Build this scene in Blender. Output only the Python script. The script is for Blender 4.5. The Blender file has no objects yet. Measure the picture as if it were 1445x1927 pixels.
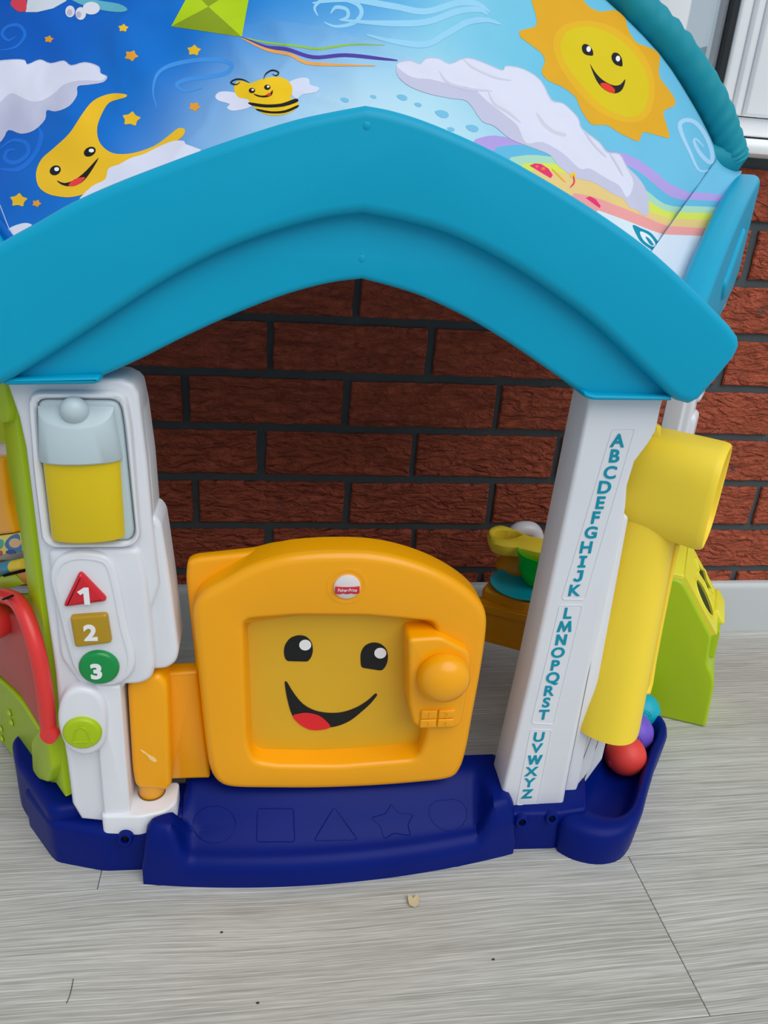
import bpy, bmesh, math, random
from mathutils import Vector, Matrix, noise
from mathutils.bvhtree import BVHTree
from mathutils.geometry import delaunay_2d_cdt

random.seed(7)
SC = bpy.context.scene
COL = SC.collection

# ------------------------------------------------------------------ camera
F = 1474.713                                   # focal length in pixels of the 1445 x 1927 frame
YAW, PIT, ROL = 0.163936, 0.419754, 0.0736244
CAM = Vector((0.1142, -1.1490, 0.7518))
_fw = Vector((math.sin(YAW)*math.cos(PIT), math.cos(YAW)*math.cos(PIT), -math.sin(PIT)))
_rt = Vector((math.cos(YAW), -math.sin(YAW), 0))
_up = _rt.cross(_fw)
R2 = _rt*math.cos(ROL) + _up*math.sin(ROL)
U2 = -_rt*math.sin(ROL) + _up*math.cos(ROL)
cam_d = bpy.data.cameras.new('camera')
cam = bpy.data.objects.new('camera', cam_d)
COL.objects.link(cam)
cam_d.sensor_fit = 'VERTICAL'
cam_d.sensor_height = 36.0
cam_d.lens = F*36.0/1927.0
cam_d.clip_start = 0.01
cam.matrix_world = Matrix(((R2.x, U2.x, -_fw.x, CAM.x), (R2.y, U2.y, -_fw.y, CAM.y), (R2.z, U2.z, -_fw.z, CAM.z), (0, 0, 0, 1)))
SC.camera = cam

# ------------------------------------------------------------------ sky, sun, exposure
W = bpy.data.worlds.new('sky'); SC.world = W
W.use_nodes = True
_bg = W.node_tree.nodes['Background']
_bg.inputs[0].default_value = (0.78, 0.89, 1.0, 1)
_bg.inputs[1].default_value = 0.6
sun_d = bpy.data.lights.new('sun', 'SUN'); sun_d.energy = 2.0; sun_d.angle = math.radians(55)
sun_d.color = (1.0, 0.97, 0.93)
sun = bpy.data.objects.new('sun', sun_d); COL.objects.link(sun)
sun.rotation_euler = Vector((-0.33, 0.62, -0.86)).to_track_quat('-Z', 'Y').to_euler()
SC.view_settings.view_transform = 'Standard'
SC.view_settings.look = 'None'
SC.view_settings.gamma = 1.0
SC.view_settings.use_curve_mapping = False
SC.view_settings.exposure = -0.1

# ------------------------------------------------------------------ measuring helpers (photo pixel -> point on a plane of the place)
def ray(x, y): return _fw + R2*((x-722.5)/F) - U2*((y-963.5)/F)
def atY(x, y, Y):
    d = ray(x, y); return CAM + d*((Y-CAM.y)/d.y)
def atZ(x, y, Z):
    d = ray(x, y); return CAM + d*((Z-CAM.z)/d.z)
def atP(x, y, A, n):
    d = ray(x, y); return CAM + d*((A-CAM).dot(n)/d.dot(n))
def XZ(pts, Y):
    r = []
    for x, y in pts:
        w = atY(x, y, Y); r.append((w.x, w.z))
    return r

# ------------------------------------------------------------------ 2-D outline helpers
def fillet(poly, r, n=5):
    out = []; N = len(poly)
    for i in range(N):
        p = Vector(poly[i][:2]); a = Vector(poly[i-1][:2]); b = Vector(poly[(i+1) % N][:2])
        ri = poly[i][2] if len(poly[i]) > 2 else r
        la = (a-p).length; lb = (b-p).length
        if ri <= 0 or la < 1e-9 or lb < 1e-9: out.append((p.x, p.y)); continue
        t = min(ri, la*.45, lb*.45)
        s = p+(a-p)*(t/la); e = p+(b-p)*(t/lb)
        for k in range(n+1):
            u = k/n; q = s*(1-u)**2 + p*(2*u*(1-u)) + e*u*u; out.append((q.x, q.y))
    return out
def spline(pts, n=4, closed=True):
    out = []; N = len(pts); P = [Vector(p[:2]) for p in pts]
    rng = range(N) if closed else range(N-1)
    for i in rng:
        if closed: p0, p1, p2, p3 = P[i-1], P[i], P[(i+1) % N], P[(i+2) % N]
        else: p0, p1, p2, p3 = P[max(i-1, 0)], P[i], P[i+1], P[min(i+2, N-1)]
        for k in range(n):
            t = k/n
            q = .5*((2*p1)+(p2-p0)*t+(2*p0-5*p1+4*p2-p3)*t*t+(3*p1-p0-3*p2+p3)*t**3)
            out.append((q.x, q.y))
    if not closed: out.append((P[-1].x, P[-1].y))
    return out
def kink(pts, n, at):
    i = min(range(len(pts)), key=lambda k: abs(pts[k][0]-at))
    return spline(pts[:i+1], n, False)[:-1]+spline(pts[i:], n, False)
def area(p): return .5*sum(p[i-1][0]*p[i][1]-p[i][0]*p[i-1][1] for i in range(len(p)))
def inset(p, d):
    N = len(p); sg = 1 if area(p) > 0 else -1; out = []
    for i in range(N):
        a = Vector(p[i-1]); b = Vector(p[i]); c = Vector(p[(i+1) % N])
        e1 = b-a; e2 = c-b
        if e1.length < 1e-9: e1 = e2
        if e2.length < 1e-9: e2 = e1
        e1 = e1.normalized(); e2 = e2.normalized()
        n1 = Vector((-e1.y, e1.x))*sg; n2 = Vector((-e2.y, e2.x))*sg
        m = n1+n2; k = max(1+n1.dot(n2), .35)
        out.append(tuple(b+m*(d/k)))
    if d <= 0: return out
    # where the offset folds over (tight corners) pull the folded run together into one point
    for it in range(6):
        bad = []
        for i in range(N):
            j = (i+1) % N
            e0 = Vector(p[j])-Vector(p[i]); e1 = Vector(out[j])-Vector(out[i])
            bad.append(e0.length > 1e-9 and e1.length > 1e-9 and e0.dot(e1) < 0)
        if not any(bad) or all(bad): break
        s0 = bad.index(False); i = 0
        while i < N:
            k = (s0+i) % N
            if bad[k]:
                run = [k]
                while bad[(s0+i) % N] and i < N: i += 1; run.append((s0+i) % N)
                cx = sum(out[r][0] for r in run)/len(run); cy = sum(out[r][1] for r in run)/len(run)
                for r in run: out[r] = (cx, cy)
            else: i += 1
    return out
def radial(poly, n, c=None, a0=2.356):
    """resample a star-shaped outline at n angles about its centre"""
    if c is None:
        c = (sum(p[0] for p in poly)/len(poly), sum(p[1] for p in poly)/len(poly))
    out = []
    for k in range(n):
        a = a0+2*math.pi*k/n; dx, dy = math.cos(a), math.sin(a); best = 0
        for i in range(len(poly)):
            x1, y1 = poly[i-1][0]-c[0], poly[i-1][1]-c[1]; x2, y2 = poly[i][0]-c[0], poly[i][1]-c[1]
            ex, ey = x2-x1, y2-y1; den = dx*ey-dy*ex
            if abs(den) < 1e-12: continue
            t = (x1*ey-y1*ex)/den; u = (x1*dy-y1*dx)/den
            if t > best and -1e-6 <= u <= 1+1e-6: best = t
        out.append((c[0]+dx*best, c[1]+dy*best))
    return out
def circ(cx, cy, rx, ry=None, n=24, rot=0):
    ry = rx if ry is None else ry; o = []
    for k in range(n):
        a = 2*math.pi*k/n; x = rx*math.cos(a); y = ry*math.sin(a)
        o.append((cx+x*math.cos(rot)-y*math.sin(rot), cy+x*math.sin(rot)+y*math.cos(rot)))
    return o

# ------------------------------------------------------------------ materials
def lin(c):
    return tuple((v/255/12.92 if v/255 <= .04045 else ((v/255+.055)/1.055)**2.4) for v in c)
MATS = {}
def mat(name, rgb, rough=.4, spec=.5, bump=0, bscale=300, trans=0, coat=0, sss=0, vary=0, alpha=1, sheen=0):
    if name in MATS: return MATS[name]
    m = bpy.data.materials.new(name); m.use_nodes = True
    nt = m.node_tree; b = nt.nodes['Principled BSDF']
    col = lin(rgb)+(1,)
    b.inputs['Base Color'].default_value = col
    b.inputs['Roughness'].default_value = rough
    b.inputs['Specular IOR Level'].default_value = spec
    b.inputs['Transmission Weight'].default_value = trans
    b.inputs['Coat Weight'].default_value = coat
    b.inputs['Alpha'].default_value = alpha
    tc = nt.nodes.new('ShaderNodeTexCoord')
    n1 = nt.nodes.new('ShaderNodeTexNoise'); n1.inputs['Scale'].default_value = 14; n1.inputs['Detail'].default_value = 4
    nt.links.new(tc.outputs['Object'], n1.inputs['Vector'])
    mx = nt.nodes.new('ShaderNodeMix'); mx.data_type = 'RGBA'
    v = vary if vary else .04
    mx.inputs['A'].default_value = tuple(min(1, c*(1+v)) for c in col[:3])+(1,)
    mx.inputs['B'].default_value = tuple(c*(1-v) for c in col[:3])+(1,)
    nt.links.new(n1.outputs['Fac'], mx.inputs['Factor'])
    nt.links.new(mx.outputs['Result'], b.inputs['Base Color'])
    if bump:
        n2 = nt.nodes.new('ShaderNodeTexNoise'); n2.inputs['Scale'].default_value = bscale; n2.inputs['Detail'].default_value = 3
        nt.links.new(tc.outputs['Object'], n2.inputs['Vector'])
        bp = nt.nodes.new('ShaderNodeBump'); bp.inputs['Strength'].default_value = bump; bp.inputs['Distance'].default_value = .001
        nt.links.new(n2.outputs['Fac'], bp.inputs['Height'])
        nt.links.new(bp.outputs['Normal'], b.inputs['Normal'])
    MATS[name] = m
    return m
def floor_mat():
    m = bpy.data.materials.new('grey_oak_vinyl'); m.use_nodes = True; nt = m.node_tree; b = nt.nodes['Principled BSDF']
    N = nt.nodes.new; L = nt.links.new
    tc = N('ShaderNodeTexCoord'); oi = N('ShaderNodeObjectInfo')
    ad = N('ShaderNodeVectorMath'); ad.operation = 'ADD'
    sc = N('ShaderNodeVectorMath'); sc.operation = 'SCALE'; sc.inputs[0].default_value = (37, 53, 11)
    L(oi.outputs['Random'], sc.inputs['Scale']); L(tc.outputs['Object'], ad.inputs[0]); L(sc.outputs[0], ad.inputs[1])
    # slow warp so that the grain bends
    mpw = N('ShaderNodeMapping'); mpw.inputs['Scale'].default_value = (2.2, 5, 1); L(ad.outputs[0], mpw.inputs[0])
    wn = N('ShaderNodeTexNoise'); wn.inputs['Scale'].default_value = 1; wn.inputs['Detail'].default_value = 1.5; L(mpw.outputs[0], wn.inputs['Vector'])
    wa = N('ShaderNodeMath'); wa.operation = 'MULTIPLY'; wa.inputs[1].default_value = .035; L(wn.outputs['Fac'], wa.inputs[0])
    cb = N('ShaderNodeCombineXYZ'); L(wa.outputs[0], cb.inputs['Y'])
    a2 = N('ShaderNodeVectorMath'); a2.operation = 'ADD'; L(ad.outputs[0], a2.inputs[0]); L(cb.outputs[0], a2.inputs[1])
    def streak(sx, sy, det, dis=0):
        mp = N('ShaderNodeMapping'); mp.inputs['Scale'].default_value = (sx, sy, 1); L(a2.outputs[0], mp.inputs[0])
        n = N('ShaderNodeTexNoise'); n.inputs['Scale'].default_value = 1; n.inputs['Detail'].default_value = det
        n.inputs['Roughness'].default_value = .65; n.inputs['Distortion'].default_value = dis
        L(mp.outputs[0], n.inputs['Vector']); return n
    s1 = streak(5, 300, 4, .1); s2 = streak(18, 900, 2, .1); s3 = streak(1.5, 16, 2)
    r1 = N('ShaderNodeValToRGB'); e = r1.color_ramp.elements
    e[0].position = .30; e[0].color = lin((164, 163, 156))+(1,)
    e[1].position = .72; e[1].color = lin((208, 208, 203))+(1,)
    x = r1.color_ramp.elements.new(.5); x.color = lin((186, 186, 180))+(1,)
    L(s1.outputs['Fac'], r1.inputs['Fac'])
    r2 = N('ShaderNodeValToRGB'); e = r2.color_ramp.elements
    e[0].position = .36; e[0].color = (.72, .72, .72, 1); e[1].position = .6; e[1].color = (1.06, 1.06, 1.06, 1)
    L(s2.outputs['Fac'], r2.inputs['Fac'])
    mu = N('ShaderNodeMix'); mu.data_type = 'RGBA'; mu.blend_type = 'MULTIPLY'; mu.inputs['Factor'].default_value = .75
    L(r1.outputs[0], mu.inputs['A']); L(r2.outputs[0], mu.inputs['B'])
    r3 = N('ShaderNodeValToRGB'); e = r3.color_ramp.elements
    e[0].position = .3; e[0].color = (.84, .83, .81, 1); e[1].position = .7; e[1].color = (1.08, 1.08, 1.08, 1)
    L(s3.outputs['Fac'], r3.inputs['Fac'])
    m2 = N('ShaderNodeMix'); m2.data_type = 'RGBA'; m2.blend_type = 'MULTIPLY'; m2.inputs['Factor'].default_value = 1
    L(mu.outputs['Result'], m2.inputs['A']); L(r3.outputs[0], m2.inputs['B'])
    # growth rings: white cathedral lines
    mpr = N('ShaderNodeMapping'); mpr.inputs['Scale'].default_value = (.8, 6.0, 1); L(a2.outputs[0], mpr.inputs[0])
    wv = N('ShaderNodeTexWave'); wv.wave_type = 'BANDS'; wv.bands_direction = 'Y'
    wv.inputs['Scale'].default_value = 9; wv.inputs['Distortion'].default_value = 3.2; wv.inputs['Detail'].default_value = 2.2; wv.inputs['Detail Scale'].default_value = .8
    L(mpr.outputs[0], wv.inputs['Vector'])
    r4 = N('ShaderNodeValToRGB'); e = r4.color_ramp.elements
    e[0].position = .80; e[0].color = (0, 0, 0, 1); e[1].position = .97; e[1].color = (1, 1, 1, 1)
    L(wv.outputs['Fac'], r4.inputs['Fac'])
    mf = N('ShaderNodeMath'); mf.operation = 'MULTIPLY'; L(r4.outputs[0], mf.inputs[0])
    m5 = N('ShaderNodeMath'); m5.operation = 'MULTIPLY'; m5.inputs[1].default_value = .62; L(s2.outputs['Fac'], m5.inputs[0]); L(m5.outputs[0], mf.inputs[1])
    m3 = N('ShaderNodeMix'); m3.data_type = 'RGBA'; m3.inputs['B'].default_value = lin((226, 226, 219))+(1,)
    L(m2.outputs['Result'], m3.inputs['A']); L(mf.outputs[0], m3.inputs['Factor'])
    L(m3.outputs['Result'], b.inputs['Base Color'])
    b.inputs['Roughness'].default_value = .55
    bp = N('ShaderNodeBump'); bp.inputs['Strength'].default_value = .35; bp.inputs['Distance'].default_value = .0006
    L(s2.outputs['Fac'], bp.inputs['Height']); L(bp.outputs[0], b.inputs['Normal'])
    return m
def brick_mat():
    m = bpy.data.materials.new('rustic_red_brick'); m.use_nodes = True; nt = m.node_tree; b = nt.nodes['Principled BSDF']
    N = nt.nodes.new; L = nt.links.new
    tc = N('ShaderNodeTexCoord'); oi = N('ShaderNodeObjectInfo')
    sc = N('ShaderNodeVectorMath'); sc.operation = 'SCALE'; sc.inputs[0].default_value = (17, 23, 31); L(oi.outputs['Random'], sc.inputs['Scale'])
    ad = N('ShaderNodeVectorMath'); ad.operation = 'ADD'; L(tc.outputs['Object'], ad.inputs[0]); L(sc.outputs[0], ad.inputs[1])
    mp = N('ShaderNodeMapping'); mp.inputs['Scale'].default_value = (32, 32, 88); L(ad.outputs[0], mp.inputs[0])
    n1 = N('ShaderNodeTexNoise'); n1.inputs['Scale'].default_value = 1; n1.inputs['Detail'].default_value = 5; n1.inputs['Roughness'].default_value = .6; n1.inputs['Distortion'].default_value = 1.1
    L(mp.outputs[0], n1.inputs['Vector'])
    # ragged drag marks: sharp ledges out of the noise
    mp2 = N('ShaderNodeMapping'); mp2.inputs['Scale'].default_value = (26, 26, 64); L(ad.outputs[0], mp2.inputs[0])
    n0 = N('ShaderNodeTexNoise'); n0.inputs['Scale'].default_value = 1; n0.inputs['Detail'].default_value = 4; n0.inputs['Distortion'].default_value = 1.6; L(mp2.outputs[0], n0.inputs['Vector'])
    mu = N('ShaderNodeMath'); mu.operation = 'MULTIPLY'; mu.inputs[1].default_value = 6; L(n0.outputs['Fac'], mu.inputs[0])
    fr = N('ShaderNodeMath'); fr.operation = 'FRACT'; L(mu.outputs[0], fr.inputs[0])
    h = N('ShaderNodeMath'); h.operation = 'MULTIPLY_ADD'; h.inputs[1].default_value = .55; L(fr.outputs[0], h.inputs[0]); L(n1.outputs['Fac'], h.inputs[2])
    n2 = N('ShaderNodeTexNoise'); n2.inputs['Scale'].default_value = 420; n2.inputs['Detail'].default_value = 3; L(ad.outputs[0], n2.inputs['Vector'])
    h2 = N('ShaderNodeMath'); h2.operation = 'MULTIPLY_ADD'; h2.inputs[1].default_value = .22; L(n2.outputs['Fac'], h2.inputs[0]); L(h.outputs[0], h2.inputs[2])
    bp = N('ShaderNodeBump'); bp.inputs['Strength'].default_value = 1; bp.inputs['Distance'].default_value = .010
    L(h2.outputs[0], bp.inputs['Height']); L(bp.outputs[0], b.inputs['Normal'])
    r = N('ShaderNodeValToRGB'); e = r.color_ramp.elements
    e[0].position = .3; e[0].color = lin((172, 84, 62))+(1,); e[1].position = .7; e[1].color = lin((206, 106, 78))+(1,)
    L(n1.outputs['Fac'], r.inputs['Fac'])
    # grey firing patches and dark cracks
    n3 = N('ShaderNodeTexNoise'); n3.inputs['Scale'].default_value = 30; n3.inputs['Detail'].default_value = 5; L(ad.outputs[0], n3.inputs['Vector'])
    r3 = N('ShaderNodeValToRGB'); e = r3.color_ramp.elements; e[0].position = .64; e[0].color = (0, 0, 0, 1); e[1].position = .78; e[1].color = (.6, .6, .6, 1)
    L(n3.outputs['Fac'], r3.inputs['Fac'])
    mx = N('ShaderNodeMix'); mx.data_type = 'RGBA'; mx.inputs['B'].default_value = lin((84, 74, 70))+(1,)
    L(r3.outputs[0], mx.inputs['Factor']); L(r.outputs[0], mx.inputs['A'])
    L(mx.outputs['Result'], b.inputs['Base Color'])
    b.inputs['Roughness'].default_value = .9; b.inputs['Specular IOR Level'].default_value = .2
    return m
def canopy_mat():
    """printed fabric: deep night blue on the left running into pale day blue on the right"""
    m = bpy.data.materials.new('printed_sky_fabric'); m.use_nodes = True; nt = m.node_tree; b = nt.nodes['Principled BSDF']
    N = nt.nodes.new; L = nt.links.new
    tc = N('ShaderNodeTexCoord'); sx = N('ShaderNodeSeparateXYZ'); L(tc.outputs['Object'], sx.inputs[0])
    nz = N('ShaderNodeTexNoise'); nz.inputs['Scale'].default_value = 5; nz.inputs['Detail'].default_value = 2; L(tc.outputs['Object'], nz.inputs['Vector'])
    # X plus a little of the height, so that the dye runs diagonally
    a = N('ShaderNodeMath'); a.operation = 'MULTIPLY_ADD'; a.inputs[1].default_value = -.55; L(sx.outputs['Z'], a.inputs[0]); L(sx.outputs['X'], a.inputs[2])
    a2 = N('ShaderNodeMath'); a2.operation = 'MULTIPLY_ADD'; a2.inputs[1].default_value = .08; L(nz.outputs['Fac'], a2.inputs[0]); L(a.outputs[0], a2.inputs[2])
    mr = N('ShaderNodeMapRange'); mr.inputs['From Min'].default_value = -.62; mr.inputs['From Max'].default_value = .12; L(a2.outputs[0], mr.inputs['Value'])
    r = N('ShaderNodeValToRGB'); e = r.color_ramp.elements
    e[0].position = 0; e[0].color = lin((0, 80, 176))+(1,)
    e[1].position = 1; e[1].color = lin((108, 190, 224))+(1,)
    for p, c in ((.16, (0, 94, 192)), (.34, (8, 116, 204)), (.5, (70, 160, 222)), (.62, (130, 202, 228)), (.78, (108, 194, 224))):
        x = e.new(p); x.color = lin(c)+(1,)
    L(mr.outputs[0], r.inputs['Fac'])
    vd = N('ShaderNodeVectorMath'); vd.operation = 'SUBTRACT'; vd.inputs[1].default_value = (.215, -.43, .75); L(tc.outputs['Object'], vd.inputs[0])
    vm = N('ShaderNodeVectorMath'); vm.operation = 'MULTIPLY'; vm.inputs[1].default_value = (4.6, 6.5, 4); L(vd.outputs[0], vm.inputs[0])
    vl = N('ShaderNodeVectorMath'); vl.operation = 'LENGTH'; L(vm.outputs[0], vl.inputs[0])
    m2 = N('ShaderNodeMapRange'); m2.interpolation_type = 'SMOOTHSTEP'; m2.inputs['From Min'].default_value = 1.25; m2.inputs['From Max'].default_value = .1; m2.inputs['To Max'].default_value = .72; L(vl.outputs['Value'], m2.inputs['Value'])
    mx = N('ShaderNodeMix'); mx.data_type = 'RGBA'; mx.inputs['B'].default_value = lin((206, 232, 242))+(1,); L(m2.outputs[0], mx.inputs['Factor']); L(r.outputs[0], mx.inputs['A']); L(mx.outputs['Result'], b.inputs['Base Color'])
    b.inputs['Roughness'].default_value = .55
    b.inputs['Specular IOR Level'].default_value = .15
    return m

# ------------------------------------------------------------------ mesh helpers
def empty(name, loc=(0, 0, 0)):
    o = bpy.data.objects.new(name, None); o.empty_display_size = .05; COL.objects.link(o); o.location = loc; return o
def tag(o, label=None, cat=None, group=None, kind=None):
    if label: o['label'] = label
    if cat: o['category'] = cat
    if group: o['group'] = group
    if kind: o['kind'] = kind
    return o
def finish(name, bm, m, parent=None, smooth=35, label=None):
    bmesh.ops.remove_doubles(bm, verts=bm.verts, dist=1e-6)
    bmesh.ops.recalc_face_normals(bm, faces=bm.faces)
    me = bpy.data.meshes.new(name); bm.to_mesh(me); bm.free()
    for mm in (m if isinstance(m, (list, tuple)) else [m]): me.materials.append(mm)
    if smooth:
        me.polygons.foreach_set('use_smooth', [len(p.vertices) <= 4 for p in me.polygons])
        me.set_sharp_from_angle(angle=math.radians(smooth))
    o = bpy.data.objects.new(name, me); COL.objects.link(o)
    if parent is not None:
        o.parent = parent
        o.matrix_parent_inverse = Matrix.Translation(-WORLDLOC.get(parent.name, Vector((0, 0, 0))))
    if label: o['label'] = label
    return o
WORLDLOC = {}
def face(bm, vs, mi=0):
    try:
        f = bm.faces.new(vs); f.material_index = mi; return f
    except ValueError: return None
def loft(bm, loops, cap0=True, cap1=True, ring=False, mi=0, closed=True):
    V = [[bm.verts.new(p) for p in lp] for lp in loops]; n = len(V[0])
    seq = list(zip(V, V[1:])) + ([(V[-1], V[0])] if ring else [])
    for A, B in seq:
        for i in range(n if closed else n-1):
            j = (i+1) % n; face(bm, (A[i], A[j], B[j], B[i]), mi)
    if not ring and closed:
        if cap0: face(bm, V[0][::-1], mi)
        if cap1: face(bm, V[-1], mi)
    return V
def frontY(a, b, d): return Vector((a, d, b))           # outline in X,Z; depth along +Y
def planZ(a, b, d): return Vector((a, b, -d))           # outline in X,Y; depth downwards
def prism(bm, poly, d0, d1, bev=.003, seg=4, to3=frontY, back=0, mi=0):
    """outline extruded from d0 (rounded edge) to d1"""
    loops = []
    for i in range(seg+1):
        t = math.pi/2*i/seg
        loops.append([to3(a, b, d0+bev*(1-math.cos(t))) for a, b in inset(poly, bev*(1-math.sin(t)))])
    if back:
        for i in range(seg, -1, -1):
            t = math.pi/2*i/seg
            loops.append([to3(a, b, d1-back*(1-math.cos(t))) for a, b in inset(poly, back*(1-math.sin(t)))])
    else: loops.append([to3(a, b, d1) for a, b in poly])
    loft(bm, loops, mi=mi)
def part(name, poly, d0, d1, m, parent, bev=.003, seg=4, to3=frontY, back=0, label=None, smooth=35):
    bm = bmesh.new(); prism(bm, poly, d0, d1, bev, seg, to3, back)
    return finish(name, bm, m, parent, smooth, label)
def tube(bm, pts, r, n=10, mi=0, cap=True, scale=(1, 1)):
    P = [Vector(p) for p in pts]; loops = []; prev = None
    for i, p in enumerate(P):
        t = (P[min(i+1, len(P)-1)]-P[max(i-1, 0)]).normalized()
        if prev is None:
            u = t.orthogonal().normalized()
        else:
            u = (prev-t*prev.dot(t)); u = u.normalized() if u.length > 1e-8 else t.orthogonal().normalized()
        prev = u; v = t.cross(u)
        rr = r[i] if isinstance(r, (list, tuple)) else r
        loops.append([p+(u*math.cos(2*math.pi*k/n)*scale[0]+v*math.sin(2*math.pi*k/n)*scale[1])*rr for k in range(n)])
    loft(bm, loops, cap, cap, mi=mi)
def lathe(bm, prof, c, axis=Vector((0, 0, 1)), n=32, mi=0, cap0=True, cap1=True):
    axis = axis.normalized(); u = axis.orthogonal().normalized(); v = axis.cross(u); c = Vector(c)
    loft(bm, [[c+axis*h+(u*math.cos(2*math.pi*k/n)+v*math.sin(2*math.pi*k/n))*max(r, 1e-5) for k in range(n)] for r, h in prof], cap0, cap1, mi=mi)
def ball(bm, c, r, n=28, m=16, mi=0, sc=(1, 1, 1)):
    prof = [(math.sin(math.pi*i/m), -math.cos(math.pi*i/m)) for i in range(m+1)]
    c = Vector(c)
    loft(bm, [[c+Vector((rr*math.cos(2*math.pi*k/n)*sc[0], rr*math.sin(2*math.pi*k/n)*sc[1], h*sc[2]))*r for k in range(n)] for rr, h in [(max(a, 1e-4), b) for a, b in prof]], mi=mi)
def box(bm, lo, hi, bev=0):
    p = [(lo[0], lo[1]), (hi[0], lo[1]), (hi[0], hi[1]), (lo[0], hi[1])]
    if bev: prism(bm, p, -hi[2], -lo[2], bev, 2, planZ)
    else: loft(bm, [[Vector((a, b, lo[2])) for a, b in p], [Vector((a, b, hi[2])) for a, b in p]])
_font = {}
def glyph(s, size, thick=.0006, bold=.0, shear=0, cap=0):
    if cap and s in OWN: return poly_glyph(OWN[s], cap, thick)
    cu = bpy.data.curves.new('glyph', 'FONT'); cu.body = s; cu.size = size; cu.align_x = 'CENTER'; cu.align_y = 'CENTER'
    cu.extrude = thick/2; cu.offset = bold*size; cu.resolution_u = 4; cu.shear = shear
    o = bpy.data.objects.new('glyph', cu); COL.objects.link(o)
    dg = bpy.context.evaluated_depsgraph_get(); me = bpy.data.meshes.new_from_object(o.evaluated_get(dg))
    bpy.data.objects.remove(o); bpy.data.curves.remove(cu)
    ys = [v.co.y for v in me.vertices]; xs = [v.co.x for v in me.vertices]
    cx = (min(xs)+max(xs))/2; cy = (min(ys)+max(ys))/2
    k = 1
    if cap and s not in 'Q': k = cap/(max(ys)-min(ys))
    for v in me.vertices: v.co.x -= cx; v.co.y = (v.co.y-cy)*k
    return me
def poly_glyph(polys, cap, thick):
    bm = bmesh.new()
    for p in polys: prism(bm, [(a*cap, b*cap) for a, b in p], 0, thick, 0, 1, lambda a, b, d: Vector((a, b, thick/2-d)))
    bmesh.ops.recalc_face_normals(bm, faces=bm.faces); me = bpy.data.meshes.new('glyph'); bm.to_mesh(me); bm.free(); return me
OWN = {'I': [[(-.3, .5), (.3, .5), (.3, .32), (.12, .32), (.12, -.32), (.3, -.32), (.3, -.5), (-.3, -.5), (-.3, -.32), (-.12, -.32), (-.12, .32), (-.3, .32)]],
       'J': [[(-.12, .5), (.36, .5), (.36, -.18), (.30, -.36), (.16, -.47), (-.04, -.5), (-.24, -.44), (-.36, -.3), (-.2, -.19), (-.1, -.29), (.02, -.3), (.11, -.22), (.12, -.1), (.12, .31), (-.12, .31)]],
       'M': [[(-.6, -.5), (-.44, .5), (-.26, .5), (0, -.1), (.26, .5), (.44, .5), (.6, -.5), (.37, -.5), (.29, .06), (.05, -.5), (-.05, -.5), (-.29, .06), (-.37, -.5)]],
       'N': [[(-.44, -.5), (-.44, .5), (-.22, .5), (.21, -.12), (.21, .5), (.44, .5), (.44, -.5), (.22, -.5), (-.21, .12), (-.21, -.5)]],
       'W': [[(-.66, .5), (-.42, .5), (-.27, -.08), (-.1, .5), (.1, .5), (.27, -.08), (.42, .5), (.66, .5), (.38, -.5), (.19, -.5), (0, .1), (-.19, -.5), (-.38, -.5)]],
       '1': [[(-.34, .26), (.0, .5), (.24, .5), (.24, -.5), (-.04, -.5), (-.04, .18), (-.2, .08)]]}
def put_glyph(name, s, size, pos, m, parent, thick=.0006, bold=.02, rot=0, sx=1, label=None, tilt=None, cap=0):
    me = glyph(s, size, thick, bold, cap=cap); me.name = name; me.materials.clear(); me.materials.append(m)
    o = bpy.data.objects.new(name, me); COL.objects.link(o)
    M = Matrix.Translation(pos) @ (tilt if tilt else Matrix.Rotation(math.pi/2, 4, 'X')) @ Matrix.Rotation(rot, 4, 'Z') @ Matrix.Diagonal((sx, 1, 1, 1))
    me.transform(M); o.parent = parent
    o.matrix_parent_inverse = Matrix.Translation(-WORLDLOC.get(parent.name, Vector((0, 0, 0))))
    if label: o['label'] = label
    return o

# materials of the plastic toy
TEAL = mat('teal_blue_plastic', (0, 162, 200), .4, .22, .06, 700)
SLEEVE = mat('teal_sleeve_fabric', (0, 142, 160), .6, .3, .15, 900)
WHITE = mat('white_plastic', (226, 228, 234), .3, .5)
PALE = mat('pale_grey_blue_plastic', (186, 202, 207), .38, .45)
AMBER = mat('amber_yellow_plastic', (248, 168, 0), .28, .45, .05, 500)
PANE = mat('frosted_amber_pane', (222, 172, 30), .42, .45, .12, 260, vary=.06)
NAVY = mat('navy_plastic', (2, 25, 112), .4, .12, .1, 600, vary=.12)
LIME = mat('lime_green_plastic', (168, 196, 0), .36, .45)
LEMON = mat('lemon_yellow_plastic', (254, 220, 62), .42, .3, .05, 500)
SORTLID = mat('pale_lemon_plastic', (232, 224, 62), .42, .4)
RED = mat('red_plastic', (220, 52, 48), .32, .5)
DKRED = mat('smoky_red_plastic', (188, 70, 66), .4, .4)
BTNRED = mat('button_red_plastic', (206, 26, 40), .25, .5)
BTNAMB = mat('button_amber_plastic', (178, 140, 20), .2, .5)
BTNGRN = mat('button_green_plastic', (0, 140, 66), .25, .5)
LENS = mat('yellow_lens_plastic', (226, 196, 0), .3, .5)
BLACK = mat('black_print', (22, 24, 24), .5, .3)
WPRINT = mat('white_print', (238, 238, 240), .5, .3)
RPRINT = mat('red_print', (228, 40, 46), .5, .3)
TPRINT = mat('teal_print', (0, 146, 172), .45, .3)
BALLRED = mat('coral_red_rubber', (226, 66, 58), .45, .4, .08, 500)
BALLPUR = mat('violet_rubber', (112, 84, 200), .45, .4)
BALLTEAL = mat('turquoise_rubber', (0, 168, 188), .45, .4)
DISH = mat('turquoise_dish_plastic', (0, 168, 190), .42, .4)
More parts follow.
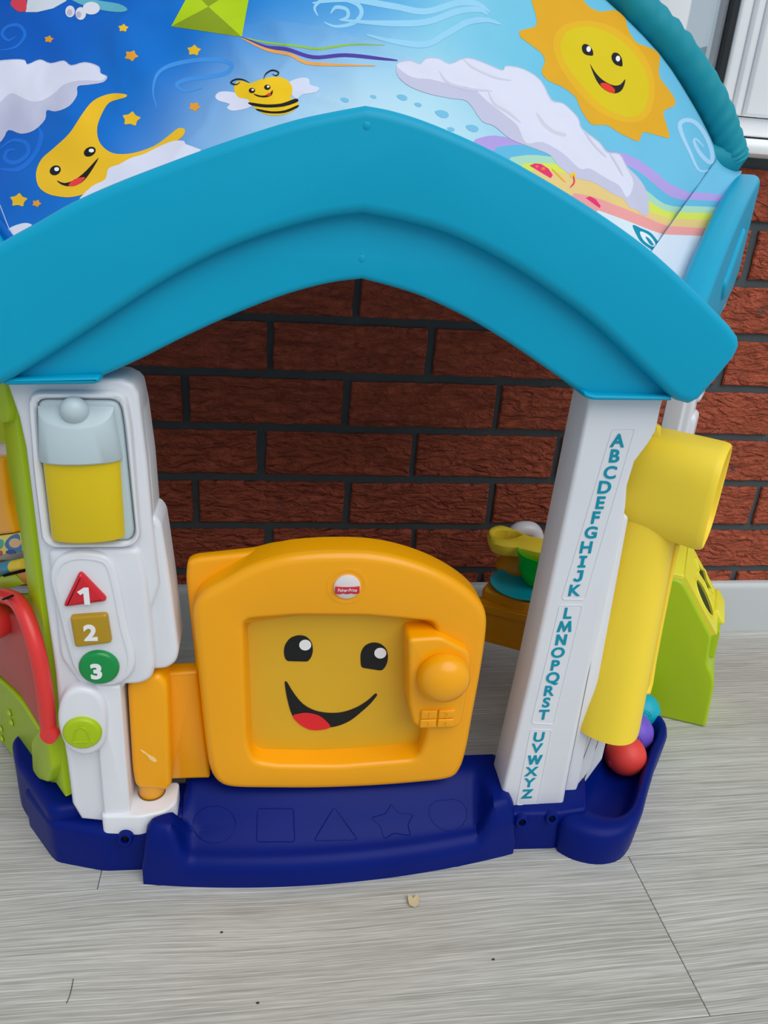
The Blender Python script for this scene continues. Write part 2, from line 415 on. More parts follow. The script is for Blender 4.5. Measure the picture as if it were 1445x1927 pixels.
BOWLG = mat('bright_green_plastic', (0, 214, 40), .34, .45)
OCHRE = mat('ochre_plastic', (214, 142, 8), .4, .4)
DARK = mat('dark_gap', (14, 14, 16), .9, .1)
FRAMEW = mat('white_upvc', (250, 250, 252), .35, .5)
SKIRT = mat('white_gloss_paint', (196, 200, 202), .4, .5, .1, 60, vary=.06)
MORTAR = mat('dark_mortar', (82, 89, 92), .95, .15, .8, 260, vary=.2)
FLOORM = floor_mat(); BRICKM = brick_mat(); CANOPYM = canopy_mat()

# ================================================================== THE SETTING
# ---- floor planks (vinyl boards 0.197 m wide)
bm = bmesh.new(); box(bm, (-1.8, -2.2, -.03), (2.2, .04, -.0082))
FL = finish('floor', bm, mat('floor_underlay', (60, 58, 55), .9), None, 0); tag(FL, kind='structure')
PW = .1968
joints = {0: .554, 1: -.067, 2: .35, -1: -.46, -2: .2, -3: -.3, -4: .5, -5: 0, -6: .4, 3: .1}
for r in range(-6, 4):
    y0 = -.697+PW*r; y1 = min(y0+PW, .03)
    j = joints[r]
    for k in (-2, -1, 0, 1):
        x0, x1 = max(j+1.22*k, -1.7), min(j+1.22*(k+1), 2.1)
        if x1-x0 < .02: continue
        bm = bmesh.new()
        hx, hy = (x1-x0)/2-.0004, (y1-y0)/2-.0003
        prism(bm, [(-hx, -hy), (hx, -hy), (hx, hy), (-hx, hy)], 0, .008, .0005, 1, planZ)
        o = finish('plank', bm, FLOORM, FL, 0); o.location = ((x0+x1)/2, (y0+y1)/2, 0)

# ---- brick dwarf wall behind
CP, BP = .0826, .238
bm = bmesh.new(); box(bm, (-1.5, .0055, -.02), (1.9, .12, .7925))
WALL = finish('wall_back', bm, MORTAR, None, 0); tag(WALL, kind='structure')
def brick_mesh(seed, w, h):
    rnd = random.Random(seed); bm = bmesh.new()
    pts = []
    n = 14
    for k in range(n): pts.append((-w/2+w*k/n, -h/2+rnd.uniform(-.0010, .0010)))
    for k in range(4): pts.append((w/2+rnd.uniform(-.0011, .0011), -h/2+h*k/4))
    for k in range(n): pts.append((w/2-w*k/n, h/2+rnd.uniform(-.0010, .0010)))
    for k in range(4): pts.append((-w/2+rnd.uniform(-.0011, .0011), h/2-h*k/4))
    prism(bm, pts, -.001, .03, .0022, 1)
    me = bpy.data.meshes.new('brick'); bmesh.ops.recalc_face_normals(bm, faces=bm.faces); bm.to_mesh(me); bm.free(); me.materials.append(BRICKM); return me
BW, BH = BP-.0115, CP-.0128
BM = [brick_mesh(i, BW, BH) for i in range(6)]
BHALF = brick_mesh(50, .60, .5)
ZL0 = .7015
for row in range(-1, 9):
    zt = ZL0-CP*row; zb = zt-CP
    if row == -1: zb = ZL0; zt = ZL0+CP
    zc = (zt+zb)/2
    # rows C,E (3,5,7) carry joints at whole bricks, the others at half bricks
    ph = 0 if row % 2 == 1 else .5
    sh = {1: .004, 2: .0, 3: -.004, 4: -.012, 5: 0.006, 6: 0, 7: .004}.get(row, 0)
    for k in range(-6, 8):
        o = bpy.data.objects.new('brick', BM[(k*7+row*3) % 6]); COL.objects.link(o); o.parent = WALL
        o.location = ((k+ph+.5)*BP+sh+random.uniform(-.0015, .0015), 0+random.uniform(0, .0012), zc+random.uniform(-.0007, .0007))
        o.rotation_euler = (0, random.uniform(-.003, .003), 0)
# ---- baseboard
bm = bmesh.new()
prof = [(-.003, 0), (-.014, 0), (-.014, .088), (-.012, .094), (-.008, .0985), (-.003, .100), (.0, .100), (.0, 0)]
loft(bm, [[Vector((x, a, b)) for a, b in prof] for x in (-1.45, 1.85)])
o = finish('baseboard_back', bm, SKIRT, None, 30); tag(o, kind='structure')

# ---- window over the wall: upvc frame, sill, glass
win = empty('window_1', (.9, .03, .79)); tag(win, kind='structure'); WORLDLOC['window_1'] = Vector((.9, .03, .79))
bm = bmesh.new()
sp = [(-.028, .792), (-.034, .796), (-.036, .803), (-.034, .810), (-.028, .8145), (.09, .8195), (.09, .792)]
loft(bm, [[Vector((x, a, b)) for a, b in sp] for x in (-1.5, 1.9)])
finish('window_sill', bm, FRAMEW, win, 40)
def frame_bar(name, x0, x1, z0, z1, y0, y1, m=FRAMEW, bev=.004):
    bm = bmesh.new(); prism(bm, [(x0, z0), (x1, z0), (x1, z1), (x0, z1)], y0, y1, bev, 3); return finish(name, bm, m, win, 35)
frame_bar('bottom_rail', -1.5, 1.9, .819, .842, -.002, .07)
xa0, xa1 = atY(1237, 0, .0).x, atY(1303, 0, .0).x
xb0 = atY(1398, 0, .0).x
frame_bar('mullion', xa0, xa1, .843, 2.0, -.002, .07)
frame_bar('mullion', xb0, xb0+.018, .843, 2.0, -.000, .07)
frame_bar('mullion', xb0+.018, xb0+.032, .843, 2.0, -.006, .07)
frame_bar('corner_post', xb0+.032, xb0+.30, .843, 2.0, -.012, .07)
frame_bar('gasket', xb0-.010, xb0-.0005, .87, 2.0, .004, .03, mat('black_gasket', (30, 34, 38), .6), .001)
frame_bar('spacer_bar', xb0-.0155, xb0-.0102, .87, 2.0, .016, .03, mat('grey_spacer', (168, 168, 172), .5, .5, .8, 400), .0005)
frame_bar('sash_rail', xa1, xb0-.001, .843, .872, .002, .07)
for k in range(4):
    x1 = xa0-.55*k; x0 = x1-.55+.035
    frame_bar('sash_rail', x0, x1, .843, .872, .002, .07)
    frame_bar('mullion', x0-.035, x0, .843, 2.0, -.002, .07)
def glass_mat():
    m = bpy.data.materials.new('window_glass'); m.use_nodes = True; nt = m.node_tree
    for n in list(nt.nodes):
        if n.type == 'BSDF_PRINCIPLED': nt.nodes.remove(n)
    out = [n for n in nt.nodes if n.type == 'OUTPUT_MATERIAL'][0]
    t = nt.nodes.new('ShaderNodeBsdfTransparent'); t.inputs[0].default_value = (.93, .96, .97, 1)
    g = nt.nodes.new('ShaderNodeBsdfGlossy'); g.inputs['Roughness'].default_value = .02
    mx = nt.nodes.new('ShaderNodeMixShader'); mx.inputs[0].default_value = .05
    nt.links.new(t.outputs[0], mx.inputs[1]); nt.links.new(g.outputs[0], mx.inputs[2]); nt.links.new(mx.outputs[0], out.inputs[0])
    return m
GLASS = glass_mat()
bm = bmesh.new(); box(bm, (xa1, .032, .86), (xb0, .036, 2.0)); finish('pane', bm, GLASS, win, 0)
for k in range(4):
    x1 = xa0-.55*k; bm = bmesh.new(); box(bm, (x1-.515, .032, .86), (x1, .036, 2.0)); finish('pane', bm, GLASS, win, 0)

# ---- roofs of a neighbouring building seen through the pane
NB = empty('neighbour_building', (10.4, 10, 0)); WORLDLOC['neighbour_building'] = Vector((10.4, 10, 0))
zt = atY(1352, 124, 10).z; zc = atY(1338, 108, 10).z
xl = atY(1290, 130, 10).x
bm = bmesh.new(); box(bm, (xl-2, 10, 0), (xl+5, 14, zt-.12)); finish('wall', bm, mat('brown_wall', (112, 104, 100), .9), NB, 0)
bm = bmesh.new(); box(bm, (xl-2.2, 9.8, zt-.12), (xl+5.2, 14.2, zt), .03); finish('flat_roof', bm, mat('pale_roof_edge', (168, 178, 184), .8), NB, 30)
xc_ = atY(1338, 108, 10.5).x
bm = bmesh.new(); box(bm, (xc_-.14, 10.4, zt), (xc_+.14, 10.7, zc+.18)); finish('chimney', bm, mat('pale_chimney', (180, 188, 192), .8), NB, 0)
tag(NB, 'low brown building with a flat pale roof outside the window', 'building')

# ================================================================== THE PLAYHOUSE
HLOC = Vector((.195, -.32, 0))
H = empty('playhouse', HLOC); WORLDLOC['playhouse'] = HLOC
tag(H, 'colourful plastic toddler playhouse with teal arch, amber smiling door and printed sky canopy', 'playhouse')
AMB_Y = -.455

# ---- side walls stand at 35 degrees to the front
TH = math.radians(35)
RS = Vector((math.sin(TH), math.cos(TH), 0)); RT = Vector((math.cos(TH), -math.sin(TH), 0)); RO = Vector((.512, -.45, 0))
LS = Vector((-math.sin(TH), math.cos(TH), 0)); LT = Vector((-math.cos(TH), -math.sin(TH), 0)); LO = Vector((-.104, -.448, 0))
def rside(a, b, d): return RO+RS*a+Vector((0, 0, b))-RT*d      # a along the wall, b height, d inwards
def lside(a, b, d): return LO+LS*a+Vector((0, 0, b))-LT*d
def LPX(pts, off=0):
    """outline seen on the left side wall -> (along, height)"""
    r = []
    for x, y in pts:
        w = atP(x, y, LO+LT*off, LT); r.append((max((w-LO-LT*off).dot(LS), .001-.022*(.56-w.z)*0), w.z))
    return r
def RZ(pts, A, n, U):
    r = []
    for x, y in pts:
        w = atP(x, y, A, n); r.append(((w-A).dot(U), w.z))
    return r

# ---- front lintel: proud outer band and recessed inner band
YL = -.492
outer_top = [(-42, 505), (-30, 480), (0, 456), (65, 420), (130, 383), (210, 347), (300, 312), (400, 275), (480, 248), (560, 224), (630, 209), (690, 198), (745, 209), (820, 234), (930, 283), (1030, 338), (1130, 400), (1220, 464), (1290, 526), (1345, 580), (1378, 614)]
right_end = [(1394, 636), (1396, 652), (1386, 674), (1350, 718), (1318, 754), (1300, 763), (1278, 757)]
step_line = [(1262, 745), (1220, 704), (1130, 618), (1050, 557), (950, 492), (850, 443), (765, 418), (684, 402), (620, 410), (550, 427), (470, 453), (390, 487), (300, 536), (200, 601), (100, 667), (20, 716)]
left_end = [(-30, 738), (-56, 730), (-120, 640), (-128, 610), (-110, 580)]
band = XZ(kink(outer_top, 4, 690)[2:] + right_end + kink(step_line, 4, 684) + [(-20, 735), (-60, 728), (-118, 640), (-122, 600), (-100, 560)], YL)
bm = bmesh.new()
prism(bm, band, YL, -.412, .0085, 5)
inner_low = [(1097, 741), (1040, 702), (960, 647), (880, 599), (800, 561), (740, 541), (682, 526), (620, 534), (540, 555), (450, 589), (350, 634), (260, 679), (192, 709)]
YI = -.476
innerband = XZ([(x, y-34) for x, y in kink(step_line, 4, 684)], YI)
innerband = [(p[0], p[1]+.004) for p in innerband]
poly = innerband + XZ([(5, 722)], YI) + XZ(kink(inner_low[::-1], 4, 682), YI) + XZ([(1110, 750), (1262, 752)], YI)
prism(bm, poly, YI, -.414, .005, 4)
# feet flanges of the lintel
prism(bm, fillet(XZ([(2, 713), (186, 710), (188, 719), (176, 724), (6, 726)], -.486), .003), -.486, -.42, .003, 3)
prism(bm, fillet(XZ([(1099, 738), (1120, 744), (1264, 746), (1266, 755), (1116, 754), (1099, 748)], -.486), .003), -.486, -.42, .003, 3)
LINTEL = finish('front_lintel', bm, TEAL, H, 40, 'teal arched lintel over the door opening')
# little moulding marks on the lintel
bm = bmesh.new()
for x, y in ((690, 237), (681, 487)):
    bm = bmesh.new(); c = atY(x, y, YL if y < 300 else YI); lathe(bm, [(.0012, -.0006), (.0035, 0), (.0028, .0006), (.0008, .0009)], (c.x, c.y+.0004, c.z), Vector((0, -1, 0)), 14)
    finish('mould_mark', bm, TEAL, LINTEL)
bm = bmesh.new(); c = atY(200, 697, -.43); tube(bm, [(c.x+.002, -.43, c.z+.01), (c.x+.004, -.43, c.z-.02)], .006, 10)
finish('lug', bm, TEAL, LINTEL)

# ---- side lintels
sl = fillet([(-.02, .575), (-.02, .640, .02), (.10, .700, .05), (.22, .742, .05), (.366, .772, .028), (.366, .648, .006), (.33, .628, .01), (.12, .585, .04)], .01, 6)
for nm, fn in (('side_lintel', rside), ('side_lintel', lside)):
    bm = bmesh.new(); prism(bm, sl, -.006, .024, .010, 5, fn, back=.008)
    # finger dent on the outer face: raised lip
    lip = fillet([(.14, .655, .02), (.245, .712, .03), (.262, .700, .01), (.215, .655, .02), (.175, .630, .02)], .01, 5)
    prism(bm, lip, -.010, .001, .005, 3, fn)
    finish(nm, bm, TEAL, H, 40)

# ---- canopy: fabric stretched from the lintel up to the back hoop
def curve_len(P, n):
    L = [0]
    for a, b in zip(P, P[1:]): L.append(L[-1]+(b-a).length)
    out = []
    for k in range(n+1):
        t = L[-1]*k/n; i = 0
        while i < len(L)-2 and L[i+1] < t: i += 1
        u = (t-L[i])/max(L[i+1]-L[i], 1e-9); out.append(P[i].lerp(P[i+1], u))
    return out
XC = .195
YF = -.432; YB = -.15
front = [atY(x, y, YL) for x, y in kink([(0, 456), (65, 420), (130, 383), (210, 347), (300, 312), (400, 275), (480, 248), (560, 224), (630, 209), (690, 198), (745, 209), (820, 234), (930, 283), (1030, 338), (1130, 400), (1220, 464), (1262, 500)], 4, 690)]
front = [Vector((p.x, YF, p.z-.012)) for p in front]
back_r = [atY(x, y, YB) for x, y in ((1352, 296), (1335, 255), (1300, 190), (1240, 100), (1140, 0))]
back_half = back_r + [Vector((.42, YB, .967)), Vector((.34, YB, .990)), Vector((.26, YB, 1.003)), Vector((.195, YB, 1.006))]
back = [Vector((2*XC-p.x, YB, p.z)) for p in back_half] + back_half[::-1][1:]
sp = spline([(p.x, p.z) for p in back], 3, False); back = [Vector((a, YB, b)) for a, b in sp]
NU, NV = 160, 60
Fc = curve_len(front, NU); Bc = curve_len(back, NU)
def canopy_pt(i, j):
    u = i/NU; v = j/NV; p = Fc[i].lerp(Bc[i], v)
    p = p + Vector((0, 0, 1))*(-.012*math.sin(math.pi*v))
    env = math.sin(math.pi*min(max(v, 0), 1))**.6
    w = noise.noise(Vector((p.x*9, p.y*9, p.z*5)))*.0045 + noise.noise(Vector((p.x*26+p.z*14, p.y*22, p.z*18+4)))*.0022
    w += .0014*math.sin(p.x*70+p.y*55+4*noise.noise(Vector((p.x*6, p.y*6, 2))))*max(0, noise.noise(Vector((p.x*4+7, p.y*5, 1)))+.15)
    cr = max(0, 1-abs(noise.noise(Vector((p.x*8+p.z*7, p.y*11+p.x*3, 3.1))))*2.2)
    cr2 = max(0, 1-abs(noise.noise(Vector((p.x*15-p.z*9, p.y*15+p.x*6, 7.7))))*2.2)
    w += (.0022*cr**7+.0011*cr2**6)*(.25+1.0*math.exp(-((p.x-.17)/.17)**2))
    n = Vector((.0, -.6, .8))
    return p + n*w*env*2.0
bm = bmesh.new()
V = [[bm.verts.new(canopy_pt(i, j)) for i in range(NU+1)] for j in range(NV+1)]
for j in range(NV):
    for i in range(NU): bm.faces.new((V[j][i], V[j][i+1], V[j+1][i+1])); bm.faces.new((V[j][i], V[j+1][i+1], V[j+1][i]))
# side flaps below the seams
def flap(s0, s1, e0, e1, sag):
    n, m = 16, 8; G = []
    for a in range(n+1):
        t = a/n; A = s0.lerp(s1, t); B = e0.lerp(e1, t); row = []
        for b in range(m+1):
            q = b/m; p = A.lerp(B, q) + Vector((0, 0, -1))*sag*math.sin(math.pi*q)
            p += Vector((0, 0, 1))*noise.noise(p*28)*.0035*math.sin(math.pi*q)
            row.append(bm.verts.new(p))
        G.append(row)
    for a in range(n):
        for b in range(m): bm.faces.new((G[a][b], G[a+1][b], G[a+1][b+1])); bm.faces.new((G[a][b], G[a+1][b+1], G[a][b+1]))
S0, S1 = Fc[NU].copy(), Bc[NU].copy()
E0, E1 = RO+RS*.02-RT*.012+Vector((0, 0, .636)), RO+RS*.352-RT*.018+Vector((0, 0, .771))
flap(S0, S1, E0, E1, .006)
mir = lambda p: Vector((2*XC-p.x, p.y, p.z))
flap(Fc[0].copy(), Bc[0].copy(), LO+LS*.02-LT*.012+Vector((0, 0, .636)), LO+LS*.352-LT*.018+Vector((0, 0, .771)), .006)
for f in bm.faces:
    f.normal_update()
    if f.normal.dot(Vector((0, -.6, .8))) < 0: f.normal_flip()
cv = [v.co.copy() for v in bm.verts]
bm.verts.index_update(); cf = [[v.index for v in f.verts] for f in bm.faces]
BVH = BVHTree.FromPolygons(cv, cf)
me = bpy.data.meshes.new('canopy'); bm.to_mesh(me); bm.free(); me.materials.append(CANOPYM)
me.polygons.foreach_set('use_smooth', [True]*len(me.polygons))
CAN = bpy.data.objects.new('canopy', me); COL.objects.link(CAN); CAN.parent = H; CAN.matrix_parent_inverse = Matrix.Translation(-HLOC)
CAN['label'] = 'printed fabric roof, night sky on the left and day sky on the right'
sol = CAN.modifiers.new('cloth', 'SOLIDIFY'); sol.thickness = .0012; sol.offset = -1 if True else 1

def pix(p):
    d = p-CAM; z = d.dot(_fw); return Vector((722.5+F*d.dot(R2)/z, 963.5-F*d.dot(U2)/z))
CPX = [pix(p) for p in cv]
NCF = 2*NU*NV
SURF = {}
for _k, _fs in (('roof', cf[:NCF]), ('flap', cf[NCF:])):
    SURF[_k] = (BVHTree.FromPolygons(cv, _fs), sorted({tuple(sorted((f[i-1], f[i]))) for f in _fs for i in range(3)}))
LIFT = Vector((0, -.6, .8))
NUDGE = [(0, 0)]+[(r*math.cos(k*math.pi/4), r*math.sin(k*math.pi/4)) for r in (.05, .4) for k in range(8)]
def inpoly(p, q):
    w = 0
    for i in range(len(q)):
        a, b = q[i-1], q[i]
        if (a[1] > p[1]) != (b[1] > p[1]) and p[0] < (b[0]-a[0])*(p[1]-a[1])/(b[1]-a[1])+a[0]: w += 1 if b[1] > a[1] else -1
    return w != 0
def cloth_print(name, shapes, layer=1, step=7, label=None, surf='roof'):
    """ink shapes on the cloth: every outline is cut along the cloth's own triangles, so the ink lies flat on it"""
    bm = bmesh.new(); mats = []
    for k, (pts, rgb) in enumerate(shapes):
        key = 'ink_%02x%02x%02x' % rgb; m = mat(key, rgb, .6, .15)
        if m not in mats: mats.append(m)
        mi = mats.index(m); off = .00012+.00005*(layer+k*.6)
        pts = [tuple(p) for p in pts]; P = []
        for p in pts:
            if not P or math.hypot(p[0]-P[-1][0], p[1]-P[-1][1]) > .05: P.append(p)
        if math.hypot(P[0][0]-P[-1][0], P[0][1]-P[-1][1]) < .05: P.pop()
        x0, x1 = min(p[0] for p in P)-2, max(p[0] for p in P)+2; y0, y1 = min(p[1] for p in P)-2, max(p[1] for p in P)+2
        vin = [Vector(p) for p in P]; ed = [(i, (i+1) % len(P)) for i in range(len(P))]; idx = {}
        tree, CED = SURF[surf]
        for a, b in CED:
            A, B = CPX[a], CPX[b]
            if max(A.x, B.x) < x0 or min(A.x, B.x) > x1 or max(A.y, B.y) < y0 or min(A.y, B.y) > y1: continue
            for q in (a, b):
                if q not in idx: idx[q] = len(vin); vin.append(CPX[q])
            ed.append((idx[a], idx[b]))
        vs, es, fs, *_ = delaunay_2d_cdt(vin, ed, [], 0, 1e-4)
        W3 = {}; bv = {}
        for f in fs:
            c = (sum(vs[i].x for i in f)/3, sum(vs[i].y for i in f)/3)
            if len(f) != 3 or not inpoly(c, P): continue
            for i in f:
                if i not in W3:
                    loc = None
                    for ex, ey in NUDGE:
                        loc = tree.ray_cast(CAM, ray(vs[i].x+ex, vs[i].y+ey).normalized())[0]
                        if loc is not None: break
                    W3[i] = None if loc is None else loc+LIFT*off
            if any(W3[i] is None for i in f): continue
            Q = [W3[i] for i in f]
            if max((Q[i]-Q[i-1]).length for i in range(3)) > .05: continue
            for i in f:
                if i not in bv: bv[i] = bm.verts.new(W3[i])
            face(bm, [bv[i] for i in f], mi)
    for f in bm.faces:
        f.normal_update()
        if f.normal.dot(LIFT) < 0: f.normal_flip()
    me = bpy.data.meshes.new(name); bm.to_mesh(me); bm.free()
    for m in mats: me.materials.append(m)
    me.polygons.foreach_set('use_smooth', [True]*len(me.polygons))
    o = bpy.data.objects.new(name, me); COL.objects.link(o); o.parent = CAN; o.matrix_parent_inverse = Matrix.Identity(4)
    if label: o['label'] = label
    return o
def stroke(pts, w, n=5):
    """a brush line with pointed ends"""
    P = spline(pts, n, False); N = len(P); L, R = [], []
    for i, p in enumerate(P):
        a = P[max(i-1, 0)]; b = P[min(i+1, N-1)]; dx, dy = b[0]-a[0], b[1]-a[1]; l = math.hypot(dx, dy) or 1
        t = i/(N-1); ww = w*min(1, .25+3*min(t, 1-t))
        L.append((p[0]-dy/l*ww/2, p[1]+dx/l*ww/2)); R.append((p[0]+dy/l*ww/2, p[1]-dx/l*ww/2))
    return L+R[::-1]
def star5(cx, cy, r, rot=0, sq=1):
    o = []
    for k in range(10):
        a = rot-math.pi/2+k*math.pi/5; q = r if k % 2 == 0 else r*.55
        o.append((cx+q*math.cos(a), cy+q*math.sin(a)*sq))
    return fillet(o, r*.22, 2)
CLOUD = (220, 221, 238); CLSH = (196, 196, 220); YEL = (238, 188, 36); ORG = (232, 158, 46)
INK = (24, 24, 26); SWIRL_D = (26, 112, 214); SWIRL_L = (150, 208, 238); SUNO = (226, 168, 30); SUNY = (220, 196, 18)
cloth_print('wind_swirl', [(stroke([(598, 30), (592, 14), (608, 0), (640, -2), (672, 8), (680, 26), (664, 44), (632, 50), (610, 42)], 8), SWIRL_L), (stroke([(622, 26), (632, 14), (652, 18), (654, 32), (638, 38)], 7), SWIRL_L)], 0, 8)
cloth_print('wind_swirl', [(stroke([(296, 205), (288, 170), (300, 135), (340, 118), (400, 112), (434, 120), (428, 136), (396, 144), (352, 150), (332, 160), (350, 172), (380, 166)], 8), (66, 146, 224))], 0, 8)
cloth_print('wind_swirl', [(stroke([(0, 95), (30, 88), (47, 66), (36, 48), (14, 50), (4, 64), (16, 76), (30, 68)], 6), SWIRL_D)], 0, 8)
cloth_print('wind_swirl', [(stroke([(0, 318), (36, 318), (66, 290), (78, 256), (72, 240)], 9), SWIRL_D), (stroke([(0, 280), (24, 264), (50, 270), (52, 290), (30, 306), (10, 300), (14, 284), (30, 282)], 8), SWIRL_D)], 0, 8)
cloth_print('wind_swirl', [(stroke([(1352, 312), (1318, 322), (1298, 286), (1282, 250), (1280, 232), (1294, 226), (1312, 234), (1330, 260), (1340, 290), (1336, 306), (1318, 290), (1306, 268), (1310, 262), (1324, 276)], 8), (166, 210, 240))], 0, 8)
for a in ([(588, 6), (660, 0), (740, 12), (800, 22), (860, 6), (900, 8), (922, 24)], [(640, 38), (720, 44), (800, 42), (860, 22), (900, 18), (918, 28)], [(690, 66), (740, 78), (800, 84), (840, 64), (880, 42), (915, 38), (942, 46)]):
    wl = wl+.6 if 'wl' in globals() else .6
    cloth_print('wind_line', [(stroke(a, 12), SWIRL_L)], wl, 8)
# kite with its three tails
cloth_print('kite_tail', [(stroke([(455, 70), (500, 80), (560, 87), (600, 92), (660, 84), (724, 85)], 4), (150, 196, 60)), (stroke([(455, 70), (500, 88), (540, 93), (590, 108), (650, 104), (720, 111), (748, 114)], 7), (82, 62, 160)), (stroke([(455, 72), (500, 93), (545, 103), (575, 118), (620, 122), (706, 124)], 6), (238, 166, 80))], 1, 7)
cloth_print('kite', [([(322, 50), (360, -20), (392, 13)], (176, 206, 14)), ([(322, 50), (392, 13), (455, 70)], (134, 156, 22)), ([(392, 13), (475, -40), (455, 70)], (176, 206, 14)), ([(360, -20), (420, -70), (475, -40), (392, 13)], (134, 156, 22))], 1)
# toy plane
cloth_print('plane', [([(52, 0), (60, -30), (130, -30), (125, 2), (100, 16), (70, 23), (48, 23)], (206, 212, 222)), (fillet([(18, 8), (28, -8), (50, -4), (50, 22), (34, 23)], 6), (214, 62, 78)), (spline([(118, -12), (150, -6), (190, 2), (225, 8), (240, 18), (228, 23), (195, 20), (150, 8)], 3), (96, 176, 196)), (circ(132, 22, 9, 11), (214, 214, 226)), (circ(152, 26, 10, 12), (222, 222, 232)), (circ(172, 16, 16, 12), (222, 222, 232)), (circ(131, 24, 5, 6), (184, 180, 196)), (circ(148, 28, 5, 6), (184, 180, 196))], 1)
# stars
for nm, x, y, r, rot, c in (('star', 92, 74, 10, .2, ORG), ('star', 232, 53, 11, .1, YEL), ('star', 247, 105, 15, .45, ORG), ('star', 365, 95, 15, .1, YEL), ('star', 366, 201, 13, .5, ORG), ('star', 247, 224, 20, .15, YEL), ('star', 35, 377, 19, .1, YEL), ('star', 69, 383, 10, .4, ORG)):
    cloth_print(nm, [(star5(x, y, r, rot, .8), c)], 1, 6)
# left clouds
cloth_print('cloud', [(spline([(-60, 140), (-20, 118), (20, 112), (46, 113), (52, 121), (75, 112), (95, 119), (120, 114), (134, 123), (160, 117), (186, 125), (190, 138), (202, 144), (194, 155), (165, 160), (146, 163), (145, 180), (130, 200), (105, 210), (88, 208), (85, 225), (65, 245), (40, 252), (16, 245), (4, 264), (-30, 290), (-60, 260)], 3), CLSH),
    (spline([(-60, 150), (-20, 122), (20, 114), (46, 115), (52, 123), (75, 114), (95, 121), (120, 116), (134, 125), (160, 119), (184, 127), (188, 138), (198, 144), (190, 152), (150, 152), (120, 160), (100, 178), (70, 192), (45, 186), (20, 176), (-10, 200), (-60, 210)], 3), CLOUD)], 1)
MOON = [(237, 178), (214, 176), (190, 182), (170, 195), (150, 222), (130, 252), (100, 280), (78, 300), (68, 325), (72, 350), (88, 364), (110, 370), (136, 371), (175, 360), (215, 338), (250, 315), (285, 300), (310, 285), (330, 268), (346, 254), (347, 243), (335, 242), (318, 255), (290, 275), (252, 288), (220, 290), (200, 282), (186, 265), (183, 240), (192, 214), (205, 194), (224, 187), (237, 183)]
def eye(x, y, rx, ry, rot=0, wx=.25, wy=-.25):
    return [(circ(x, y, rx, ry, 20, rot), INK), (circ(x+rx*wx, y+ry*wy, rx*.42, ry*.42, 12), (240, 240, 240))]
cloth_print('moon', [(spline(MOON, 3), YEL)]+eye(104, 321, 11, 9, -.5)+eye(169, 286, 12, 8.5, -.5)+[(spline([(107, 340), (122, 345), (142, 338), (162, 322), (186, 297), (168, 328), (152, 345), (132, 351), (116, 348)], 3), INK), (spline([(129, 349), (140, 338), (156, 334), (160, 336), (150, 346), (138, 351)], 3), (232, 60, 60))], 1.5, label='yellow crescent moon with a smiling face')
cloth_print('cloud', [(spline([(150, 380), (172, 352), (198, 338), (204, 318), (224, 310), (246, 298), (272, 290), (300, 276), (326, 266), (346, 266), (350, 272), (380, 290), (300, 330), (220, 366)], 3), CLOUD)], 4.5)
cloth_print('cloud', [(spline([(-40, 470), (-10, 448), (10, 434), (30, 424), (50, 420), (60, 428), (30, 460)], 3), CLOUD)], 2)
cloth_print('seam_thread', [(stroke([(-6, 370), (6, 402), (15, 425), (22, 440)], 1.6), (200, 214, 236))], 2, 5)
# bee
BEE = [(441, 172), (443, 157), (454, 152), (470, 157), (490, 150), (515, 145), (535, 148), (548, 160), (550, 175), (546, 185), (557, 188), (561, 198), (552, 209), (530, 217), (505, 217), (486, 209), (472, 196), (466, 187), (450, 184)]
cloth_print('bee', [(spline([(405, 182), (414, 173), (440, 174), (468, 184), (474, 200), (440, 209), (427, 203), (432, 196), (412, 190)], 3), (222, 222, 240)), (spline([(540, 160), (560, 148), (580, 148), (584, 160), (600, 165), (594, 174), (570, 178), (556, 186)], 3), (214, 220, 240)), (spline(BEE, 3), (242, 196, 24)),
    (spline([(468, 193), (500, 197), (530, 195), (556, 186), (560, 192), (534, 201), (500, 203), (474, 199)], 3), INK), (spline([(482, 205), (510, 210), (536, 208), (561, 198), (558, 204), (536, 213), (508, 214), (488, 210)], 3), INK)]+eye(474, 171, 6, 5)+eye(503, 165, 6, 5)+[(spline([(477, 177), (492, 181), (506, 178), (513, 170), (511, 180), (498, 184), (484, 182)], 3), INK), (circ(506, 179, 4, 3, 10), (226, 60, 50)),
    (stroke([(470, 157), (458, 151), (444, 150), (434, 156), (444, 160), (452, 155)], 2.4), INK), (stroke([(496, 150), (500, 140), (512, 133), (524, 137), (520, 143), (512, 140)], 2.4), INK)], 1.2, 6, 'smiling bumble bee with pale wings')
# rain drops
for x, y, r in ((648, 188, 8), (702, 182, 6), (756, 183, 10), (786, 197, 7), (831, 214, 13), (888, 241, 12), (848, 243, 7)):
    cloth_print('rain_drop', [(spline([(x-r, y-r*.3), (x, y-r*.5), (x+r*.9, y-r*.1), (x+r*.95, y+r*.45), (x+r*.3, y+r*.65), (x-r*.5, y+r*.35)], 3), (120, 190, 224))], 1, 5)
